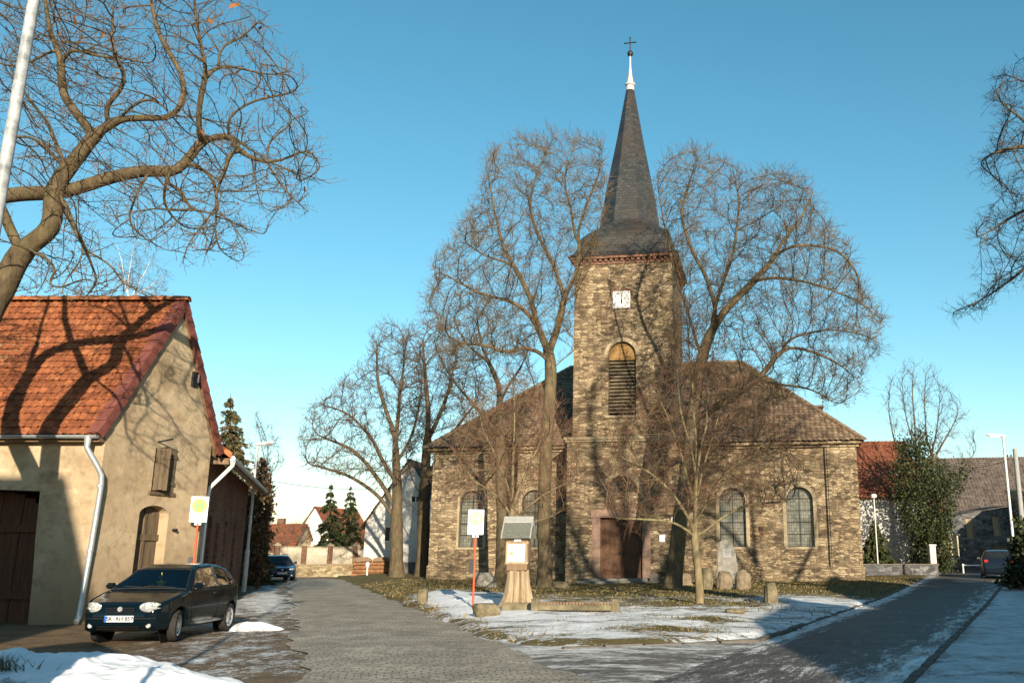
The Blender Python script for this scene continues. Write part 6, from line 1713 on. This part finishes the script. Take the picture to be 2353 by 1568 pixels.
MB().tube([(0, 0, -.2), (0, 0, tp.z - .35)], .035, 8).build('post', M['lamp_grey'], gl_); MB().lathe([(.05, -.1), (.15, -.05), (.16, .1), (.1, .14)], 12, (0, 0, tp.z - .3)).build('lamp_head', M['lamp_white'], gl_, True)
r_ = at(2352, 1240, 50); tp = at(2343, 1030, 50)
up_ = thing('utility_pole', 'pale concrete utility pole with insulators behind the street lamp', 'pole', (r_.x, 50, .2))
MB().tube([(0, 0, -.2), (0, 0, tp.z - .2)], [.16, .12], 10).build('shaft', M['felt_edge'], up_, True)
k = MB().box(-.5, .1, -.05, .05, tp.z - .75, tp.z - .65)
for x in (-.45, -.25): k.lathe([(.03, 0), (.05, .06), (.03, .12)], 8, (x, 0, tp.z - .65))
k.build('crossarm', M['black_iron'], up_)
def cable(name, label, a, b, sag, r=.012):
    a, b = Vector(a), Vector(b)
    o = MB().tube([a.lerp(b, t_) - Vector((0, 0, sag * 4 * t_ * (1 - t_))) for t_ in np.linspace(0, 1, 20)], r, 4).build(name, M['black_iron']); tag(o, label, 'cable')
cable('overhead_cable', 'thin cable sagging from the gable bracket across the orange roof', (GX(23.48) + .16, 23.48, 6.05), (-26, 17.5, 6.6), .55, .012)
cable('overhead_cable', 'thin overhead wire running from the annexe lamp towards the churchyard trees', at(606, 1100, 38.8), at(905, 1118, 51), .25, .012)
cable('overhead_cable', 'thin overhead wire running from the concrete pole to the ivy-clad maple', Vector((r_.x - .4, 50, tp.z - .6)), at(2165, 1068, 54), .3, .014)

# ------------------------------------------------------------------ yard wall with brick piers
yw = thing('yard_wall', 'old yard wall of plaster panels between brick piers on a stone base', 'wall', tuple(at(618, 1329, 62).xy) + (-.05,), math.atan2(4.5, 6.6))
Lw = 9.2
MB().box(0, Lw, -.16, .16, -.2, .80).build('stone_base', M['yard_stone'], yw)
MB().box(-.02, Lw, -.2, .2, .80, .9).build('base_coping', M['pale_stone'], yw)
for i in range(5):
    x0 = .35 + i * 1.78
    MB().box(x0 + .17, x0 + 1.61, -.06, .06, .9, 2.0).build('panel', M['panel_plaster'], yw)
    MB().box(x0 + .17, x0 + 1.61, -.11, .11, 2.0, 2.07).build('panel_coping', M['pale_stone'], yw)
for i in range(6):
    x0 = .35 + i * 1.78
    pr_ = MB().box(x0 - .17, x0 + .17, -.17, .17, .9, 2.1).build('pier', M['red_brick'], yw)
    MB().add([(x0 - .23, -.23, 2.1), (x0 + .23, -.23, 2.1), (x0 + .23, .23, 2.1), (x0 - .23, .23, 2.1), (x0 - .23, -.23, 2.16), (x0 + .23, -.23, 2.16), (x0 + .23, .23, 2.16), (x0 - .23, .23, 2.16), (x0, 0, 2.33)],
             [(0, 3, 2, 1), (0, 1, 5, 4), (1, 2, 6, 5), (2, 3, 7, 6), (3, 0, 4, 7), (4, 5, 8), (5, 6, 8), (6, 7, 8), (7, 4, 8)]).build('pier_cap', M['pale_stone'], pr_)
p = at(852, 1322, 60)
og = thing('timber_stack', 'rust coloured timber stack under a rounded cover at the end of the yard wall', 'timber stack', (p.x, 60, .05), R(12))
k = MB()
for i in range(4):
    for j in range(3):
        k.tube([(-1.2 + .07 * ((i * 3 + j) % 4), -.28 + j * .27 + .02 * i, .14 + i * .235), (1.2 - .06 * ((i + j) % 3), -.28 + j * .27, .15 + i * .235)], .12, 9)
k.build('logs', M['rust_paint'], og)
k = MB()
for x in (-.6, .62): k.prism([(-.62, 1.0), (.62, 1.0), (.55, 1.16), (.25, 1.27), (-.25, 1.27), (-.55, 1.16)], lambda a, b: (x + a * .95, -.5, b), lambda a, b: (x + a * .95, .5, b))
k.build('cover', M['brown_wood'], og)
MB().box(-1.3, 1.3, -.32, .32, -.1, .05).build('bearer', M['old_wood'], og)

# ------------------------------------------------------------------ houses further off
def gable_house(name, label, loc, rz, w, d, ev, rg, wallm, roofm, wins=(), chim=None, ov=.25, plinth=None, frame='white_paint', col=.3):
    """ridge along local y; gable faces local -y"""
    r_ = thing(name, label, 'house', loc, rz)
    k = MB(); lo = [[(x, z), (x + a, z), (x + a, z + b), (x, z + b)] for x, z, a, b in wins]
    k.holed([(-w / 2, -.3), (w / 2, -.3), (w / 2, ev), (0, rg), (-w / 2, ev)], lo, lambda a, b: (a, 0, b), lambda a, b: (a, .15, b))
    k.add([(-w / 2, d, -.3), (w / 2, d, -.3), (w / 2, d, ev), (0, d, rg), (-w / 2, d, ev)], [(0, 1, 2, 3, 4)])
    for s in (-1, 1): k.add([(s * w / 2, 0, -.3), (s * w / 2, d, -.3), (s * w / 2, d, ev), (s * w / 2, 0, ev)], [(0, 1, 2, 3)])
    k.build('wall', M[wallm], r_)
    for lp in lo:
        (a0, b0), (a1, b1) = lp[0], lp[2]
        window(r_, 'window', lp, lambda a, b, dd: (a, dd, b), .12, M['window_dark'], M[frame], [((a0 + a1) / 2 - .03, b0, (a0 + a1) / 2 + .03, b1)], .09)
    if plinth: MB().box(-w / 2 - .03, w / 2 + .03, -.05, .05, -.3, plinth).build('plinth', M['dark_void'] if False else M['kerb_stone'], r_)
    v = Vector((w / 2 + ov, 0, (rg - ev) * (w / 2 + ov) / (w / 2)))
    rf = None
    for s in (-1, 1):
        vv = Vector((-s * v.x, 0, v.z)); o = tile_roof('roof', M[roofm], r_, (s * (w / 2 + ov), -ov, rg + .06 - v.z), (0, 1, 0), vv, d + 2 * ov, vv.length, col * .8, .24, seed=3, per=4)
        rf = rf or o
        MB().add([(s * (w / 2 + ov), -ov + .02, rg + .0 - v.z), (s * (w / 2 + ov), d + ov, rg - v.z), (0, d + ov, rg - .0), (0, -ov + .02, rg - .0)], [(0, 1, 2, 3)]).build('roof_underlay', M['brown_wood'], r_)
    if chim: MB().box(chim[0] - .3, chim[0] + .3, chim[1] - .3, chim[1] + .3, rg - 1.2, rg + chim[2]).build('chimney', M['red_brick'], rf, bevel=.02)
    return r_
def on(px, Y0): return at(px, 1290, Y0).x
# white gable with red roof beyond the wall
gable_house('white_house', 'bright white gabled house with a red roof behind the dark spruces', (on(716, 84), 84, 0), R(-14), 4.4, 7, 2.6, 5.75, 'bright_plaster', 'far_red_tile')
lowh = gable_house('red_roofed_house', 'low house with an orange red roof and brick chimney beyond the thicket', (on(665, 79), 82, 0), R(90), 6, 9, 1.9, 4.1, 'tan_plaster', 'far_red_tile', chim=(.2, 2.2, .55))
gable_house('parish_house', 'pale white gabled house in tree shade behind the bare lindens', (on(925, 60), 60.5, .1), R(-4), 5.6, 9, 3.4, 7.6, 'white_plaster', 'dark_tile', [(-1.5, 2.2, .8, 1.0), (1.2, 2.2, .8, 1.0), (.15, 4.75, .7, .45)], plinth=.9)
# white house beyond the church
wh = gable_house('white_house', 'white house with a high orange red roof beside the church corner', (on(2070, 62), 60, .35), R(84), 8.5, 11.5, 4.7, 8.5, 'white_plaster', 'far_red_tile')
for yy, zz, ww_, hh_ in ((4.6, 2.9, 1.0, 1.25), (4.5, .5, 1.2, 1.5), (8.2, .8, 1.0, 1.3)):
    lp = [(yy, zz), (yy + ww_, zz), (yy + ww_, zz + hh_), (yy, zz + hh_)]
    window(wh, 'window', lp, lambda a, b, d: (-4.25 - .02 + d * 0 - (.0 if d > .1 else .04), a, b), .12, M['window_dark'], M['white_paint'], [(yy + ww_ / 2 - .04, zz, yy + ww_ / 2 + .04, zz + hh_), (yy, zz + hh_ * .6, yy + ww_, zz + hh_ * .6 + .06)], .1)
gw = thing('garden_wall', 'low dark stone wall in shade before the white house', 'wall', (at(1965, 1312, 50).x, 49.5, .2), R(3))
MB().box(0, 4.35, -.15, .15, -.2, .72).build('wall_body', M['grey_rubble'], gw); MB().box(-.02, 4.4, -.2, .2, .72, .80).build('coping', M['kerb_stone'], gw)
for lab, px, hh_ in (('sunlit white gate pier beside the ivy covered trunk', 2143, 1.75),):
    p = at(px, 1308, 51); gp = thing('gate_pier', lab, 'gate pier', (p.x, 51, .2)); MB().box(-.17, .17, -.24, .24, -.2, hh_).build('pier_body', M['white_plaster'], gp, bevel=.02); MB().box(-.21, .21, -.3, .3, hh_, hh_ + .08).build('pier_cap', M['white_plaster'], gp, bevel=.02)
# half ruined stone barn
ru = thing('stone_barn', 'ruined grey stone barn front with boarded windows and a sloping top', 'barn', (at(2208, 1310, 60).x, 60, .3), R(-6))
k = MB(); ho = [[(.55, 2.2), (1.0, 2.2), (1.0, 3.5), (.55, 3.5)], [(2.25, 2.35), (2.75, 2.35), (2.75, 3.6), (2.25, 3.6)], [(2.15, .0), (3.05, .0), (3.05, 1.75), (2.15, 1.75)], [(1.2, .3), (1.7, .3), (1.7, 1.5), (1.2, 1.5)]]
k.holed([(-.35, -.3), (3.45, -.3), (3.45, 4.25), (.6, 3.8), (-.35, 3.65)], ho, lambda a, b: (a, 0, b), lambda a, b: (a, .25, b))
k.add([(-.35, 0, -.3), (-.35, 6, -.3), (-.35, 6, 3.65), (-.35, 0, 3.65)], [(0, 1, 2, 3)]).add([(3.45, 0, -.3), (3.45, 6, -.3), (3.45, 6, 4.25), (3.45, 0, 4.25)], [(0, 1, 2, 3)])
k.build('wall', M['grey_rubble'], ru)
for i, h in enumerate(ho):
    MB().box(h[0][0], h[1][0], .1, .2, h[0][1], h[2][1]).build('boarding', M['old_wood'] if i == 3 else M['stump_wood'] if i < 2 else M['brown_wood'], ru)
MB().add([(-.5, -.15, 3.62), (.6, -.15, 3.86), (3.5, -.15, 4.32), (3.5, 6, 4.5), (.6, 6, 4.0), (-.5, 6, 3.8)], [(0, 1, 4, 5), (1, 2, 3, 4)]).build('roof', M['dark_tile'], ru)
MB().box(3.46, 4.05, -.25, .5, -.3, 5.2).build('buttress', M['yard_stone'], ru); MB().box(3.40, 4.1, -.3, .55, 5.2, 5.3).build('buttress_cap', M['yard_stone'], ru)
gable_house('barn', 'large barn with a dark brown tiled roof behind the ruined stone front', (at(2275, 1290, 69).x + 7, 70, .3), R(80), 9, 18, 4.2, 8.6, 'grey_rubble', 'dark_tile')
yd = thing('yard_wall', 'short pale wall stub with a dark base beside the ruined barn', 'wall', (at(2185, 1308, 56).x, 56, .3), R(-5))
MB().box(-.5, .55, -.15, .15, -.2, 1.1).build('stone_base', M['grey_rubble'], yd); MB().box(-.48, .53, -.12, .12, 1.1, 2.35).add([(-.6, -.25, 2.35), (.65, -.25, 2.35), (.65, .25, 2.35), (-.6, .25, 2.35), (.02, 0, 2.62)], [(0, 1, 4), (1, 2, 4), (2, 3, 4), (3, 0, 4), (0, 3, 2, 1)]).build('plaster_top', M['panel_plaster'], yd)
ra = thing('white_barrier', 'white barrier rail across the street end beside the ruined barn', 'barrier', (at(2212, 1312, 54).x, 54, .25), R(0))
MB().tube([(0, 0, .62), (1.65, 0, .62)], .035, 8).build('rail', M['white_paint'], ra)
for x in (1.6, .02): MB().tube([(x, 0, -.1), (x, 0, 1.05 if x > 1 else .7)], .045, 8).build('post', M['white_paint'], ra)

# unseen houses and shed added to cast shade over street, pavement, gate and barn
gable_house('shading_house', 'unseen tan house added across the side street to shade the nearer pavement', (12.3, -12, 0), 0, 8.6, 14, 5.4, 7.6, 'tan_plaster', 'dark_tile')
gable_house('shading_house', 'second unseen tan house added across the side street to shade the street beside the church', (16.6, 5, 0), 0, 9, 13, 5.0, 7.7, 'tan_plaster', 'dark_tile')
gable_house('shading_shed', 'unseen plastered shed added to shade the snow heap and the yard', (-6.4, 2.6, 0), 0, 2.6, 2.9, 2.5, 3.2, 'tan_plaster', 'dark_tile')
gable_house('shading_house', 'third unseen tan house added across the side street to shade the ruined barn front', (30, 35, .3), 0, 9, 14, 6.2, 9.6, 'tan_plaster', 'dark_tile')
gable_house('shading_house', 'tall unseen tan house added near the camera to darken the farmhouse gate', (-5.5, -6.0, 0), R(90), 7, 10, 7.2, 11.2, 'tan_plaster', 'dark_tile')

r = np.random.default_rng(77); n = 700
x, y = r.normal(-8.0, .28, n), r.normal(11.55, .12, n); h = r.uniform(.06, .2, n); a = r.uniform(0, 2 * PI, n); ln_ = r.normal(0, .6, (n, 2)) * h[:, None]
V = np.stack([np.stack([x - .008 * np.cos(a), y - .008 * np.sin(a), 0 * x + .12], -1), np.stack([x + .008 * np.cos(a), y + .008 * np.sin(a), 0 * x + .12], -1), np.stack([x + ln_[:, 0], y + ln_[:, 1], .14 + h], -1)], 1).reshape(-1, 3)
o0 = np.array([-8.0, 11.55, .12]); o = mesh_obj('grass_tuft', V - o0, np.arange(3 * n).reshape(-1, 3), M['grass_blade']); o.location = o0
tag(o, 'green grass tuft poking out of the nearest snow heap', 'grass tuft', kind='stuff')
